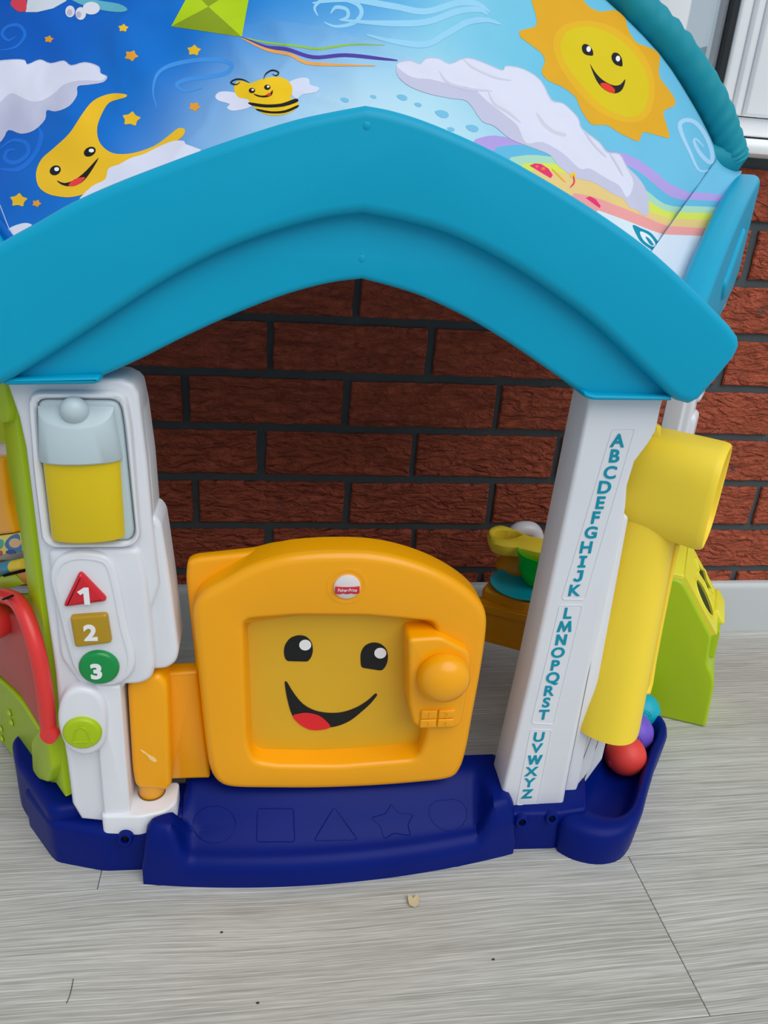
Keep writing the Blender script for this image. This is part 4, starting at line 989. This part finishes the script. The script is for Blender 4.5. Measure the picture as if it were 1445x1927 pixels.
# ================================================================== BASE
def yfront(x):
    t = (x-.190)/.215; return -.5135+.021*t*t+.004*t
def sm(a, b, x):
    t = min(max((x-a)/(b-a), 0), 1); return t*t*(3-2*t)
bm = bmesh.new(); NX, NY = 80, 34; rows = []
X0, X1 = -.018, .412
for j in range(NY+1):
    row = []
    for i in range(NX+1):
        x = X0+(X1-X0)*i/NX; yf = yfront(x); t = (j/NY)**1.5; y = yf+(-.405-yf)*t; d = y-yf
        xl = X0+.036*sm(-.480, -.464, y); x = xl+(X1-xl)*i/NX
        pan = .036+.046*sm(.012, .078, d)                                   # tread slopes up to the door
        cheek = .078+.004*sm(.0, .06, d)
        e = min(x-xl, X1-x); side = sm(X0+.030, X0+.052, x)*sm(.030, .050, X1-x)
        z = cheek*(1-side)+pan*side
        r = .016; lim = math.sqrt(max(0, 1-(1-min(d/r, 1))**2))              # rounded nose
        r2 = .014; lim2 = math.sqrt(max(0, 1-(1-min(max(e, 0)/r2, 1))**2))
        z = z*(.45+.55*lim)*(.45+.55*lim2)
        # shallow moulded shapes
        row.append(bm.verts.new((x, y, z)))
    rows.append(row)
for j in range(NY):
    for i in range(NX): bm.faces.new((rows[j][i], rows[j][i+1], rows[j+1][i+1], rows[j+1][i]))
edge = rows[0] + [r[-1] for r in rows[1:]] + rows[-1][::-1][1:] + [r[0] for r in rows[::-1][1:-1]]
low = [bm.verts.new((v.co.x, v.co.y, 0)) for v in edge]
for k in range(len(edge)): face(bm, (edge[k-1], edge[k], low[k], low[k-1]))
face(bm, low[::-1])
STEP = finish('door_step', bm, NAVY, H, 50, 'navy door step with moulded shapes in the tread')
stepbvh = BVHTree.FromObject(STEP, bpy.context.evaluated_depsgraph_get())
def on_step(px, name):
    # groove outline moulded in the tread
    bm = bmesh.new(); P = []
    for x, y in px:
        d = ray(x, y).normalized(); loc, n, i, ds = stepbvh.ray_cast(CAM-HLOC*0, d)
        if loc is not None: P.append(loc)
    if len(P) > 3: tube(bm, P+[P[0], P[1]], .00055, 6, cap=False)
    return finish(name, bm, NAVY, STEP, 60)
bpy.context.view_layer.update()
stepbvh = BVHTree.FromPolygons([STEP.data.vertices[i].co.copy() for i in range(len(STEP.data.vertices))], [list(p.vertices) for p in STEP.data.polygons])
zs = lambda pts: [(230+x*.533, 1380+y*.533) for x, y in pts]
on_step(zs(circ(325, 322, 75, 66, 36)), 'moulded_circle')
on_step(fillet(zs([(478, 266), (604, 266), (609, 383), (474, 383)]), 6, 4), 'moulded_square')
on_step(fillet(zs([(748, 260), (832, 376), (676, 380)]), 7, 4), 'moulded_triangle')
on_step(fillet(zs([(950, 248), (975, 282), (1028, 285), (1008, 322), (1018, 362), (958, 352), (925, 374), (912, 328), (878, 298), (930, 284)]), 5, 3), 'moulded_star')
on_step(zs([(1172, 348), (1200, 326), (1216, 300), (1216, 270), (1200, 244), (1170, 232), (1140, 236), (1130, 236), (1110, 238), (1086, 256), (1082, 286), (1100, 318), (1130, 340)]), 'moulded_heart')
def plan(px, z): return [(w.x, w.y) for w in (atZ(x, y, z) for x, y in px)]
# left foot of the base (front piece) and wing running back under the green wall
lf = [(-.126, -.452), (-.118, -.460), (-.074, -.4735), (-.062, -.4765), (-.008, -.478), (.0, -.470), (.012, -.462), (.05, -.455), (.05, -.400), (-.11, -.400), (-.165, -.40)]
bm = bmesh.new(); prism(bm, fillet([(x, y, .006) for x, y in lf], .006), -.058, 0, .009, 4, planZ)
BF = finish('base_foot', bm, NAVY, H, 45)
wing = [(-.120, -.457), (-.180, -.372), (-.196, -.330), (-.178, -.306), (-.140, -.312), (-.07, -.410), (-.08, -.45)]
bm = bmesh.new(); prism(bm, fillet([(x, y, .012) for x, y in wing], .012), -.074, 0, .010, 4, planZ); finish('base_wing', bm, NAVY, H, 45)
def screw_boss(p):
    bm = bmesh.new(); lathe(bm, [(.0085, -.03), (.0085, .002), (.0070, .004), (.0045, .004), (.0042, -.006), (.0001, -.006)], p, Vector((0, -1, .25)), 20)
    return finish('screw_boss', bm, NAVY, H, 40)
for x, y, Y in ((236, 1577, -.4805), (981, 1545, -.484), (1037, 1538, -.482)):
    w = atY(x, y, Y); screw_boss(w); bm = bmesh.new(); ball(bm, (w.x, w.y+.001, w.z), .0036, 12, 8); finish('screw_hole', bm, DARK, H)
# right foot between step and ball tray
rf = [(.395, -.470), (.402, -.480), (.462, -.4825), (.50, -.478), (.52, -.42), (.40, -.405)]
bm = bmesh.new(); prism(bm, fillet([(x, y, .005) for x, y in rf], .005), -.057, 0, .006, 4, planZ); finish('base_foot', bm, NAVY, H, 45)

# ---- ball tray along the right side
tout = spline(plan([(1052, 1530), (1072, 1552), (1110, 1566), (1150, 1570), (1186, 1560), (1208, 1530), (1222, 1480), (1240, 1420), (1258, 1376), (1252, 1352), (1236, 1338), (1205, 1330), (1170, 1348), (1130, 1400), (1085, 1478)], .052), 4)
tin = spline(plan([(1086, 1490), (1104, 1510), (1130, 1524), (1160, 1530), (1184, 1518), (1196, 1495), (1208, 1455), (1226, 1405), (1241, 1372), (1236, 1354), (1218, 1346), (1190, 1352), (1150, 1385), (1112, 1440)], .052), 4)
N = 110; ct = (sum(p[0] for p in tin)/len(tin), sum(p[1] for p in tin)/len(tin))
To = radial(tout, N, ct); Ti = radial(tin, N, ct)
_cv = Vector((ct[0], ct[1], 0)); Tm = []
for a, b in Ti:
    q = _cv+RS*max(-.055, min(.055, (Vector((a, b, 0))-_cv).dot(RS))); Tm.append((q.x, q.y))
rings = [[Vector((a, b, 0)) for a, b in inset(To, .003)], [Vector((a, b, .042)) for a, b in To], [Vector((a, b, .049)) for a, b in lerp2(To, Ti, .12)], [Vector((a, b, .052)) for a, b in lerp2(To, Ti, .35)], [Vector((a, b, .052)) for a, b in lerp2(To, Ti, .65)], [Vector((a, b, .049)) for a, b in lerp2(To, Ti, .9)], [Vector((a, b, .042)) for a, b in lerp2(Ti, Tm, .05)], [Vector((a, b, .026)) for a, b in lerp2(Ti, Tm, .16)], [Vector((a, b, .0175)) for a, b in lerp2(Ti, Tm, .38)], [Vector((a, b, .0155)) for a, b in lerp2(Ti, Tm, .7)]]
bm = bmesh.new(); loft(bm, rings); TRAY = finish('ball_tray', bm, NAVY, H, 50, 'navy trough that catches the balls')

# ================================================================== YELLOW BALL CHUTE
# drop tube: half round shell leaning with the post, open at the foot
def shell_row(z, cx, cy, ra, rb, n=22, a0=-.05, a1=1.05):
    row = []
    for k in range(n+1):
        th = math.pi*(a0+(a1-a0)*k/n); u = -math.cos(th)*ra; v = math.sin(th)*rb
        row.append(Vector((cx, cy, z))+RS*u+RT*v)
    return row
T0 = atY(1142, 1362, -.436); T1 = atY(1224, 940, -.394)
def ell(c, ra, rb, n=36, sq=1.0):
    o = []
    for k in range(n):
        a = 2*math.pi*k/n; o.append(c+RS*ra*math.copysign(abs(math.cos(a))**sq, math.cos(a))+RT*rb*math.copysign(abs(math.sin(a))**sq, math.sin(a)))
    return o
bm = bmesh.new(); rings = []
for t, ra, rb in ((0, .037, .0375), (.02, .0375, .0378), (.5, .0365, .036), (1.0, .035, .033)): rings.append(ell(T0.lerp(T1, t), ra, rb, sq=.85))
for t, ra, rb in ((1.0, .033, .030), (.5, .033, .032), (0, .0345, .035)): rings.append(ell(T0.lerp(T1, t), ra, rb, sq=.85))
loft(bm, rings, ring=True)
CH = finish('ball_chute', bm, LEMON, H, 50, 'lemon yellow ball chute on the right wall')
# sleeve mouth at the top, axis pointing out of the wall
SCN = atY(1264, 914, -.402); SAX = (RT*math.cos(.04)-RS*math.sin(.04)); SRS = (RS*math.cos(.04)+RT*math.sin(.04))
def ring_v(c, ra, rz, n=48, sq=.62):
    return [c+SRS*ra*math.copysign(abs(math.cos(2*math.pi*k/n))**sq, math.cos(2*math.pi*k/n))+Vector((0, 0, rz))*math.copysign(abs(math.sin(2*math.pi*k/n))**sq, math.sin(2*math.pi*k/n)) for k in range(n)]
bm = bmesh.new()
dz = Vector((0, 0, 1))
seq = [(-.062, .038, .046, .006), (-.050, .045, .052, .004), (-.02, .047, .0555, .002), (.02, .047, .057, 0), (.040, .047, .0575, -.001), (.0455, .0460, .0565, -.001), (.048, .044, .0545, -.001), (.046, .042, .0525, -.001), (.02, .0415, .052, 0), (-.05, .037, .045, .004)]
loft(bm, [ring_v(SCN+SAX*a+dz*h, ra, rz) for a, ra, rz, h in seq], cap0=True, cap1=True)
finish('chute_mouth', bm, LEMON, CH, 50)
bm = bmesh.new(); prism(bm, fillet(XZ([(1232, 800), (1246, 802), (1243, 824), (1228, 822)], -.425), .002), -.425, -.40, .002, 2); finish('chute_clip', bm, LEMON, CH, 40)
# rounded rail along the slot on the outer edge
rail = [atY(x, y, Y) for x, y, Y in ((1273, 1024, -.40), (1258, 1095, -.405), (1243, 1170, -.41), (1229, 1245, -.415), (1223, 1285, -.42), (1219, 1302, -.424), (1208, 1302, -.428), (1203, 1288, -.426), (1209, 1260, -.42))]
rs = [Vector(p) for p in rail]
bm = bmesh.new(); tube(bm, rs, [.0038]*6+[.004, .0036, .003], 10); finish('slot_rail', bm, LEMON, CH, 60)
bm = bmesh.new(); tube(bm, [atY(x, y, Y) for x, y, Y in ((1262, 1040, -.396), (1248, 1110, -.40), (1233, 1180, -.405), (1219, 1250, -.41), (1213, 1290, -.416))], .0035, 8); finish('slot_lining', bm, AMBER, CH, 60)

# ================================================================== LEFT SIDE WALL, seen past the post
gw = LPX([(-30, 716), (60, 716), (110, 1000), (150, 1300), (165, 1548), (132, 1513), (105, 1474), (75, 1471), (61, 1458), (57, 1442), (38, 1440), (0, 1393), (-70, 1340), (-70, 1125), (53, 1124), (47, 1074), (41, 1031), (34, 985), (24, 928), (14, 883), (5, 796), (-6, 760)], 0)
bm = bmesh.new(); prism(bm, gw, 0, .016, .002, 2, lside)
GW = finish('green_side_wall', bm, LIME, H, 40, 'lime green left side wall')
bm = bmesh.new(); prism(bm, fillet(LPX([(-40, 716), (12, 716), (20, 780), (14, 795), (-40, 800)], .006), .004), -.006, .004, .002, 2, lside); finish('wall_bracket', bm, LIME, GW, 40)
bm = bmesh.new(); prism(bm, fillet(LPX([(57, 1395), (118, 1395), (122, 1440), (112, 1468), (90, 1474), (72, 1468), (60, 1450)], .010), .008, 5), -.010, .002, .004, 3, lside); finish('wall_bracket', bm, LIME, GW, 40)
# moulded flowers on the wall
for x, y in ((18, 1342), (22, 1360), (2, 1372), (4, 1390)):
    bm = bmesh.new(); w = atP(x, y, LO+LT*.001, LT); lathe(bm, [(.0055, 0), (.0048, .0018), (.002, .003), (.0001, .0032)], w, LT, 7); finish('moulded_flower', bm, LIME, GW, 40)
# white inner board and lime rails
bm = bmesh.new(); prism(bm, LPX([(-80, 740), (70, 740), (90, 1050), (-80, 1060)], -.03), .03, .04, .002, 2, lside); BRD = finish('inner_board', bm, WHITE, H, 40)
for pts in ([(-60, 742), (60, 742), (62, 832), (-60, 838)], [(-60, 932), (60, 926), (62, 950), (-60, 956)]):
    bm = bmesh.new(); prism(bm, LPX(pts, -.024), .024, .034, .003, 2, lside); finish('board_rail', bm, LIME, BRD, 40)
bm = bmesh.new(); prism(bm, fillet(LPX([(-50, 862), (0, 862), (10, 950), (18, 985), (23, 1004), (-50, 1012)], -.01), .004), .01, .03, .004, 3, lside); finish('amber_slide', bm, AMBER, BRD, 40)
# story book on a ledge, with page rollers
def ledge(px, z0): return [atZ(x, y, z0) for x, y in px]
bm = bmesh.new(); q = LPX([(-60, 1016), (40, 1003), (44, 1036), (-60, 1056)], -.010)
prism(bm, q, .010, .022, .001, 2, lside); BOOK = finish('story_page', bm, mat('page_cream', (236, 220, 110), .5), H, 40, 'printed story page with a child in a blue hood')
def page_ink(name, px, rgb, lift):
    bm = bmesh.new(); prism(bm, LPX(px, -.0095), .0097-lift, .011, .0001, 1, lside); finish(name, bm, mat('page_%d_%d_%d' % rgb, rgb, .5), BOOK, 0)
page_ink('page_hood', spline([(8, 1024), (18, 1010), (34, 1005), (38, 1020), (40, 1036), (22, 1040), (14, 1034)], 3), (40, 120, 176), 0)
page_ink('page_face', circ(28, 1022, 11, 9), (232, 190, 140), .0004)
page_ink('page_mark', spline([(-20, 1018), (-2, 1015), (6, 1018), (4, 1030), (-8, 1036), (-20, 1030)], 3), (70, 176, 150), 0)
page_ink('page_mark', spline([(-20, 1040), (-6, 1036), (4, 1038), (0, 1046), (-20, 1048)], 3), (200, 70, 50), .0002)
page_ink('page_hood', circ(20, 1039, 9, 4), (36, 62, 140), .0006)
def lp3(x, y, off): return atP(x, y, LO+LT*off, LT)
bm = bmesh.new(); tube(bm, [lp3(-60, 1082, -.014), lp3(52, 1062, -.014)], .0075, 16); ROL_ = finish('page_roller', bm, LEMON, H, 60)
bm = bmesh.new(); tube(bm, [lp3(4, 1070, -.014), lp3(28, 1065.5, -.014)], .0079, 16); finish('roller_band', bm, mat('roller_teal', (40, 150, 178), .45), ROL_, 60)
bm = bmesh.new(); tube(bm, [lp3(8, 1083, -.0065), lp3(46, 1073, -.0065)], .0016, 8); finish('roller_slot', bm, DARK, ROL_)
for k, (px, m) in enumerate((([(-60, 1098), (28, 1080), (44, 1100), (0, 1112), (-60, 1120)], LIME), ([(30, 1080), (52, 1074), (56, 1100), (46, 1100)], OCHRE))):
    bm = bmesh.new(); prism(bm, LPX(px, -.006), .006, .016, .0015, 2, lside); finish('play_tile', bm, m, GW, 40)
# red swing flap with rim, roller and round end
bm = bmesh.new(); prism(bm, LPX([(-70, 1140), (0, 1150), (48, 1165), (70, 1230), (84, 1330), (84, 1380), (74, 1368), (38, 1308), (0, 1272), (-70, 1215)], .006), -.006, .004, .002, 2, lside); FLAP = finish('red_flap', bm, DKRED, H, 40, 'translucent red flap with a thick rim')
rimp = spline([(-60, 1118), (-20, 1120), (12, 1122), (34, 1134), (52, 1168), (70, 1226), (84, 1300), (92, 1378)], 4, False)
bm = bmesh.new(); tube(bm, [lp3(x, y, .012) for x, y in rimp], .0082, 16, scale=(1, 1)); finish('flap_rim', bm, RED, FLAP, 60)
bm = bmesh.new(); w = lp3(93, 1383, .014); lathe(bm, [(.0085, -.006), (.0092, 0), (.009, .003), (.0001, .0035)], w, LT*.6+Vector((.2, -.6, .1)), 28); finish('rim_end', bm, RED, FLAP, 40)
bm = bmesh.new(); ball(bm, lp3(-8, 1168, .016), .020, 24, 14); finish('flap_roller', bm, RED, FLAP)
bm = bmesh.new(); tube(bm, [lp3(6, 1128, .0195), lp3(24, 1121, .0195)], .0012, 8); finish('rim_slot', bm, DARK, FLAP)
bm = bmesh.new(); tube(bm, [lp3(x, y, .004) for x, y in spline([(-60, 1236), (0, 1278), (40, 1316), (78, 1374)], 4, False)], .0035, 10); finish('wall_ridge', bm, LIME, GW, 60)

# ================================================================== INSIDE: kitchen shelf and tap on the right wall
# shelf top sits at z = .20 behind the post
zsf = .214
ks = [atZ(x, y, zsf) for x, y in ((905, 1108), (1000, 1138), (1075, 1085), (1000, 1040), (938, 1072))]
bm = bmesh.new(); prism(bm, fillet([(p.x, p.y, .01) for p in ks], .01, 4), -zsf, -(zsf-.016), .004, 3, planZ); KS = finish('kitchen_shelf', bm, OCHRE, H, 40)
A = atY(900, 1118, -.285); B = atY(1000, 1145, -.262)
def slab(bm, pa, pb, za, zb, th):
    d = (pb-pa); d.z = 0; d = d.normalized(); n = Vector((-d.y, d.x, 0))
    loft(bm, [[Vector((p.x, p.y, za))+n*o for p, o in ((pa, 0), (pb, 0), (pb, th), (pa, th))], [Vector((p.x, p.y, zb))+n*o for p, o in ((pa, 0), (pb, 0), (pb, th), (pa, th))]])
pa = atZ(896, 1122, .206); pb = atZ(1010, 1150, .206)
bm = bmesh.new(); slab(bm, pa, pb, .142, .200, .012); finish('shelf_apron', bm, OCHRE, KS, 30)
bm = bmesh.new(); slab(bm, pa+Vector((0, -.004, 0)), pb+Vector((0, -.004, 0)), .186, .196, .01); finish('apron_lip', bm, OCHRE, KS, 30)
bm = bmesh.new(); slab(bm, pa+Vector((0, -.003, 0)), pb+Vector((0, -.003, 0)), .139, .146, .01); finish('apron_lip', bm, OCHRE, KS, 30)
# amber pedestal and yellow tap handle with white spout
pt = atZ(965, 1076, zsf)
bm = bmesh.new(); lathe(bm, [(.034, 0), (.034, .006), (.029, .010), (.027, .032), (.027, .039)], (pt.x+.012, pt.y+.014, zsf), Vector((0, 0, 1)), 28); finish('tap_pedestal', bm, OCHRE, KS, 50)
hz = zsf+.046
ho = spline([(w.x, w.y) for w in (atZ(x, y, hz+.012) for x, y in ((918, 1000), (924, 990), (942, 986), (966, 994), (1010, 1012), (1060, 1018), (1068, 1036), (1020, 1036), (975, 1026), (950, 1024), (926, 1016)))], 4)
hi = spline([(w.x, w.y) for w in (atZ(x, y, hz+.012) for x, y in ((927, 1003), (938, 996), (960, 997), (980, 1005), (964, 1011), (940, 1011)))], 4)
N = 72; hcx = (sum(p[0] for p in hi)/len(hi), sum(p[1] for p in hi)/len(hi)); Ho = radial(ho, N, hcx); Hi = radial(hi, N, hcx)
bm = bmesh.new(); loft(bm, [[Vector((a, b, hz-.008)) for a, b in inset(Ho, .004)], [Vector((a, b, hz)) for a, b in Ho], [Vector((a, b, hz+.008)) for a, b in Ho], [Vector((a, b, hz+.012)) for a, b in lerp2(Ho, Hi, .3)], [Vector((a, b, hz+.012)) for a, b in lerp2(Ho, Hi, .75)], [Vector((a, b, hz+.010)) for a, b in Hi], [Vector((a, b, hz-.008)) for a, b in Hi]], ring=True)
finish('tap_handle', bm, LEMON, KS, 50, 'yellow ring-shaped tap handle')
wsp = [atY(x, y, -.105) for x, y in ((958, 1022), (972, 1000), (988, 995), (1004, 1000), (1012, 1024))]
_a = spline([(p.x, p.z) for p in wsp], 5, False); bm = bmesh.new(); tube(bm, [Vector((a, -.105, b)) for a, b in _a], .0122, 18); finish('tap_spout', bm, WHITE, KS, 50)

# ================================================================== LOOSE THINGS
# plate and bowl on the shelf
pc = atZ(984, 1098, zsf+.006)
bm = bmesh.new(); lathe(bm, [(.0001, 0), (.034, 0), (.040, .003), (.046, .0045), (.0465, .0056), (.045, .0060), (.040, .0048), (.034, .0026), (.0001, .0022)], (0, 0, 0), Vector((0, 0, 1)), 48)
o = finish('toy_plate', bm, DISH, None, 60); o.location = (pc.x, pc.y, zsf+.0004); tag(o, 'turquoise toy plate lying on the ochre kitchen shelf', 'plate')
bc = atZ(1008, 1097, zsf+.004)
bm = bmesh.new(); lathe(bm, [(.0001, 0), (.012, 0), (.018, .004), (.027, .022), (.0325, .050), (.0333, .0515), (.0315, .0515), (.0255, .022), (.016, .006), (.0001, .004)], (0, 0, 0), Vector((0, 0, 1)), 44)
o = finish('toy_bowl', bm, BOWLG, None, 60); o.location = (bc.x, bc.y, zsf+.0030); tag(o, 'bright green toy bowl standing on the turquoise plate', 'bowl')

# balls in the tray
RB_ = .0272
b0 = atZ(1177, 1421, .0445)
def toy_ball(pos, m, label, seed, rot):
    bm = bmesh.new(); ball(bm, (0, 0, 0), RB_, 40, 24)
    # mould seam round the middle
    for v in bm.verts:
        if abs(v.co.z) < .0015: v.co *= 1.006
    o = finish('toy_ball', bm, m, None, 60); o.location = pos; o.rotation_euler = rot
    bm = bmesh.new()
    for a, b in ((-.35, .9), (.8, -.4)):
        d = Vector((math.cos(a)*math.cos(b), math.sin(a)*math.cos(b), math.sin(b))); u = d.orthogonal().normalized(); v = d.cross(u)
        for r in (.30, .42):
            tube(bm, [((d+(u*math.cos(2*math.pi*k/20)+v*math.sin(2*math.pi*k/20))*r).normalized())*(RB_-.0001) for k in range(15)], .0007, 6)
    me_par = o; e = finish('ball_relief', bm, m, None, 60); e.parent = o
    tag(o, label, 'ball', 'toy balls in the navy trough'); return o
toy_ball(b0, BALLRED, 'coral red toy ball nearest the front of the navy trough', 1, (.15, -.1, 2.3))
toy_ball(b0+RS*.0548+Vector((0, 0, .0002)), BALLPUR, 'violet toy ball between the red and turquoise balls', 2, (.8, .4, -1.2))
toy_ball(b0+RS*.1094+Vector((0, 0, .0008)), BALLTEAL, 'turquoise toy ball at the back of the navy trough', 3, (.9, .1, -1.0))

# shape sorter box standing on the floor outside the right wall
SA = atZ(1328, 1370, 0); SN = Vector((.42, .9, 0)).normalized(); SU = Vector((SN.y, -SN.x, 0)); SE = Vector((.50, .866, 0)).normalized()
def sorter(a, b, d): return SA+SU*a+Vector((0, 0, b))+SE*d
SORT = empty('shape_sorter', SA+SE*.07-SU*.05); WORLDLOC['shape_sorter'] = SORT.location.copy()
tag(SORT, 'lime green shape sorter box with a sloping yellow lid of cut-outs', 'shape sorter')
prof = RZ([(1262, 1358), (1328, 1370), (1344, 1290), (1341, 1270), (1331, 1250), (1339, 1198), (1291, 1106), (1281, 1093), (1230, 1086)], SA, SN, SU)
left = RZ([(1247, 1088)], SA, SN, SU)[0][0]; prof[0] = (left, 0); prof[-1] = (left, prof[-2][1])
pf = fillet([(a, b, .006) for a, b in prof], .006, 4)
bm = bmesh.new(); prism(bm, pf, 0, .105, .005, 4, sorter, back=.005); finish('sorter_body', bm, LIME, SORT, 40)
# lid: follows the roof line, thick shell set slightly proud, with real openings
r0 = (prof[-1][0], prof[-1][1]+.0015); r1 = (prof[7][0]+.002, prof[7][1]+.0015); r2 = (prof[5][0]+.003, prof[5][1]-.002)
sl_ = Vector((r2[0]-r1[0], r2[1]-r1[1])); SLN = sl_.length; sd = sl_/SLN; nn = Vector((-sd.y, sd.x))
if nn.y < 0: nn = -nn
def lidpt(u, d, h): return sorter(r1[0]+sd.x*u+nn.x*h, r1[1]+sd.y*u+nn.y*h, d)      # u down the slope, d into depth, h above the slope
W0, W1 = .004, .135
bm = bmesh.new()
# flat top part
prism(bm, fillet([(r0[0], -W1), (r1[0]+.001, -W1), (r1[0]+.001, -W0), (r0[0], -W0)], .004), 0, .008, .003, 3, lambda a, b, d: sorter(a, r1[1]+.006-d, -b))
# sloping part: panel with two openings, triangulated round them
outl = fillet([(-.004, W0), (SLN, W0), (SLN, W1), (-.004, W1)], .006, 4)
h1 = circ(SLN*.55, .043, .029, .026, 28)
h2 = fillet([(SLN*.5+(.033 if k % 2 == 0 else .017)*math.cos(.3+k*math.pi/5), .102+(.027 if k % 2 == 0 else .014)*math.sin(.3+k*math.pi/5)) for k in range(10)], .003, 3)
allp = [Vector(p) for p in outl]; edges = [(i, (i+1) % len(outl)) for i in range(len(outl))]
for hl in (h1, h2):
    s = len(allp); allp += [Vector(p) for p in hl]; edges += [(s+i, s+(i+1) % len(hl)) for i in range(len(hl))]
vs, es, fs, *_ = delaunay_2d_cdt(allp, edges, [], 1, 1e-7)
tv = [bm.verts.new(lidpt(v.x, v.y, .0050)) for v in vs]; bv = [bm.verts.new(lidpt(v.x, v.y, -.001)) for v in vs]
for f in fs:
    cx = sum(vs[i].x for i in f)/len(f); cy = sum(vs[i].y for i in f)/len(f)
    if inpoly((cx, cy), h1) or inpoly((cx, cy), h2) or not inpoly((cx, cy), outl): continue
    face(bm, [tv[i] for i in f]); face(bm, [bv[i] for i in f][::-1])
loft(bm, [[lidpt(a, b, .0050) for a, b in outl], [lidpt(a, b, -.003) for a, b in outl]], cap0=False, cap1=False)
LID = finish('sorter_lid', bm, SORTLID, SORT, 20, 'pale yellow lid with round and star openings')
for hl, nm in ((h1, 'opening_rim'), (h2, 'opening_rim')):
    bm = bmesh.new(); hp = [lidpt(a, b, .0052) for a, b in inset(hl, -.0015)]; tube(bm, hp+hp[:2], .0022, 8, cap=False); finish(nm, bm, SORTLID, LID, 60)
    bm = bmesh.new(); loft(bm, [[lidpt(a, b, .0050) for a, b in hl], [lidpt(a, b, .0016) for a, b in hl]], cap0=False, cap1=False); finish('opening_wall', bm, SORTLID, LID, 60)
    bm = bmesh.new(); loft(bm, [[lidpt(a, b, .0026) for a, b in inset(hl, -.0015)], [lidpt(a, b, .0024) for a, b in inset(hl, -.0015)]]); finish('opening_shade', bm, mat('shaded_lime_inside', (44, 54, 0), .8), LID, 0)  # dark sheet under the cut-out, shade of the hollow put into its colour
lipz = [(SLN-.012, .06), (SLN+.016, .06), (SLN+.016, W1+.004), (SLN-.012, W1+.004)]
bm = bmesh.new(); prism(bm, fillet(lipz, .008, 4), -.010, .004, .004, 3, lambda a, b, d: lidpt(a, b, -d)); finish('lid_latch', bm, SORTLID, LID, 40)
bm = bmesh.new(); prism(bm, fillet([(a, b) for a, b in ((-.03, .105), (-.012, .105), (-.014, .15), (-.022, .155), (-.03, .15))], .002), .03, .06, .002, 2, sorter); finish('sorter_rib', bm, LIME, SORT, 40)

# scraps on the floor
fk = atZ(778, 1698, 0)
bm = bmesh.new(); pts = [(-.006, -.006), (0, -.008), (.005, -.005), (.0065, .003), (.004, .0075), (.001, .004), (-.002, .006), (-.0055, .0075), (-.0065, .001)]
rows = []
for s in (0, 1): rows.append([Vector((a, b, .0012*s+.0022*abs(math.sin(a*300))+.0012*abs(math.cos(b*400)))) for a, b in fillet(pts, .001, 2)])
loft(bm, rows); o = finish('dried_leaf_flake', bm, mat('dry_beige_flake', (206, 190, 150), .8, .2, .6, 300, vary=.25), None, 40)
o.location = (fk.x, fk.y, 0); tag(o, 'small dry beige flake lying on the floor before the step', 'flake')
hp = [atZ(x, y, .0006) for x, y in spline([(138, 1842), (135, 1858), (131, 1874), (125, 1888)], 4, False)]
bm = bmesh.new(); tube(bm, [p-hp[4] for p in hp], .00035, 6); o = finish('hair', bm, mat('dark_hair', (60, 56, 52), .6), None, 60); o.location = hp[4]; tag(o, 'single dark hair lying on the grey floor boards', 'hair')
for k, (x, y) in enumerate(((417, 1755), (928, 1806), (485, 1888))):
    w = atZ(x, y, 0); bm = bmesh.new(); ball(bm, (0, 0, .0006), .0011, 8, 6, sc=(1.6, 1, .7)); o = finish('dark_crumb', bm, mat('crumb', (54, 48, 44), .8), None, 60)
    o.location = w; tag(o, ('dark crumb on the boards left of the dry flake', 'dark crumb on the boards right of the dry flake', 'dark crumb nearest the bottom edge of the floor')[k], 'crumb', 'crumbs on the floor')
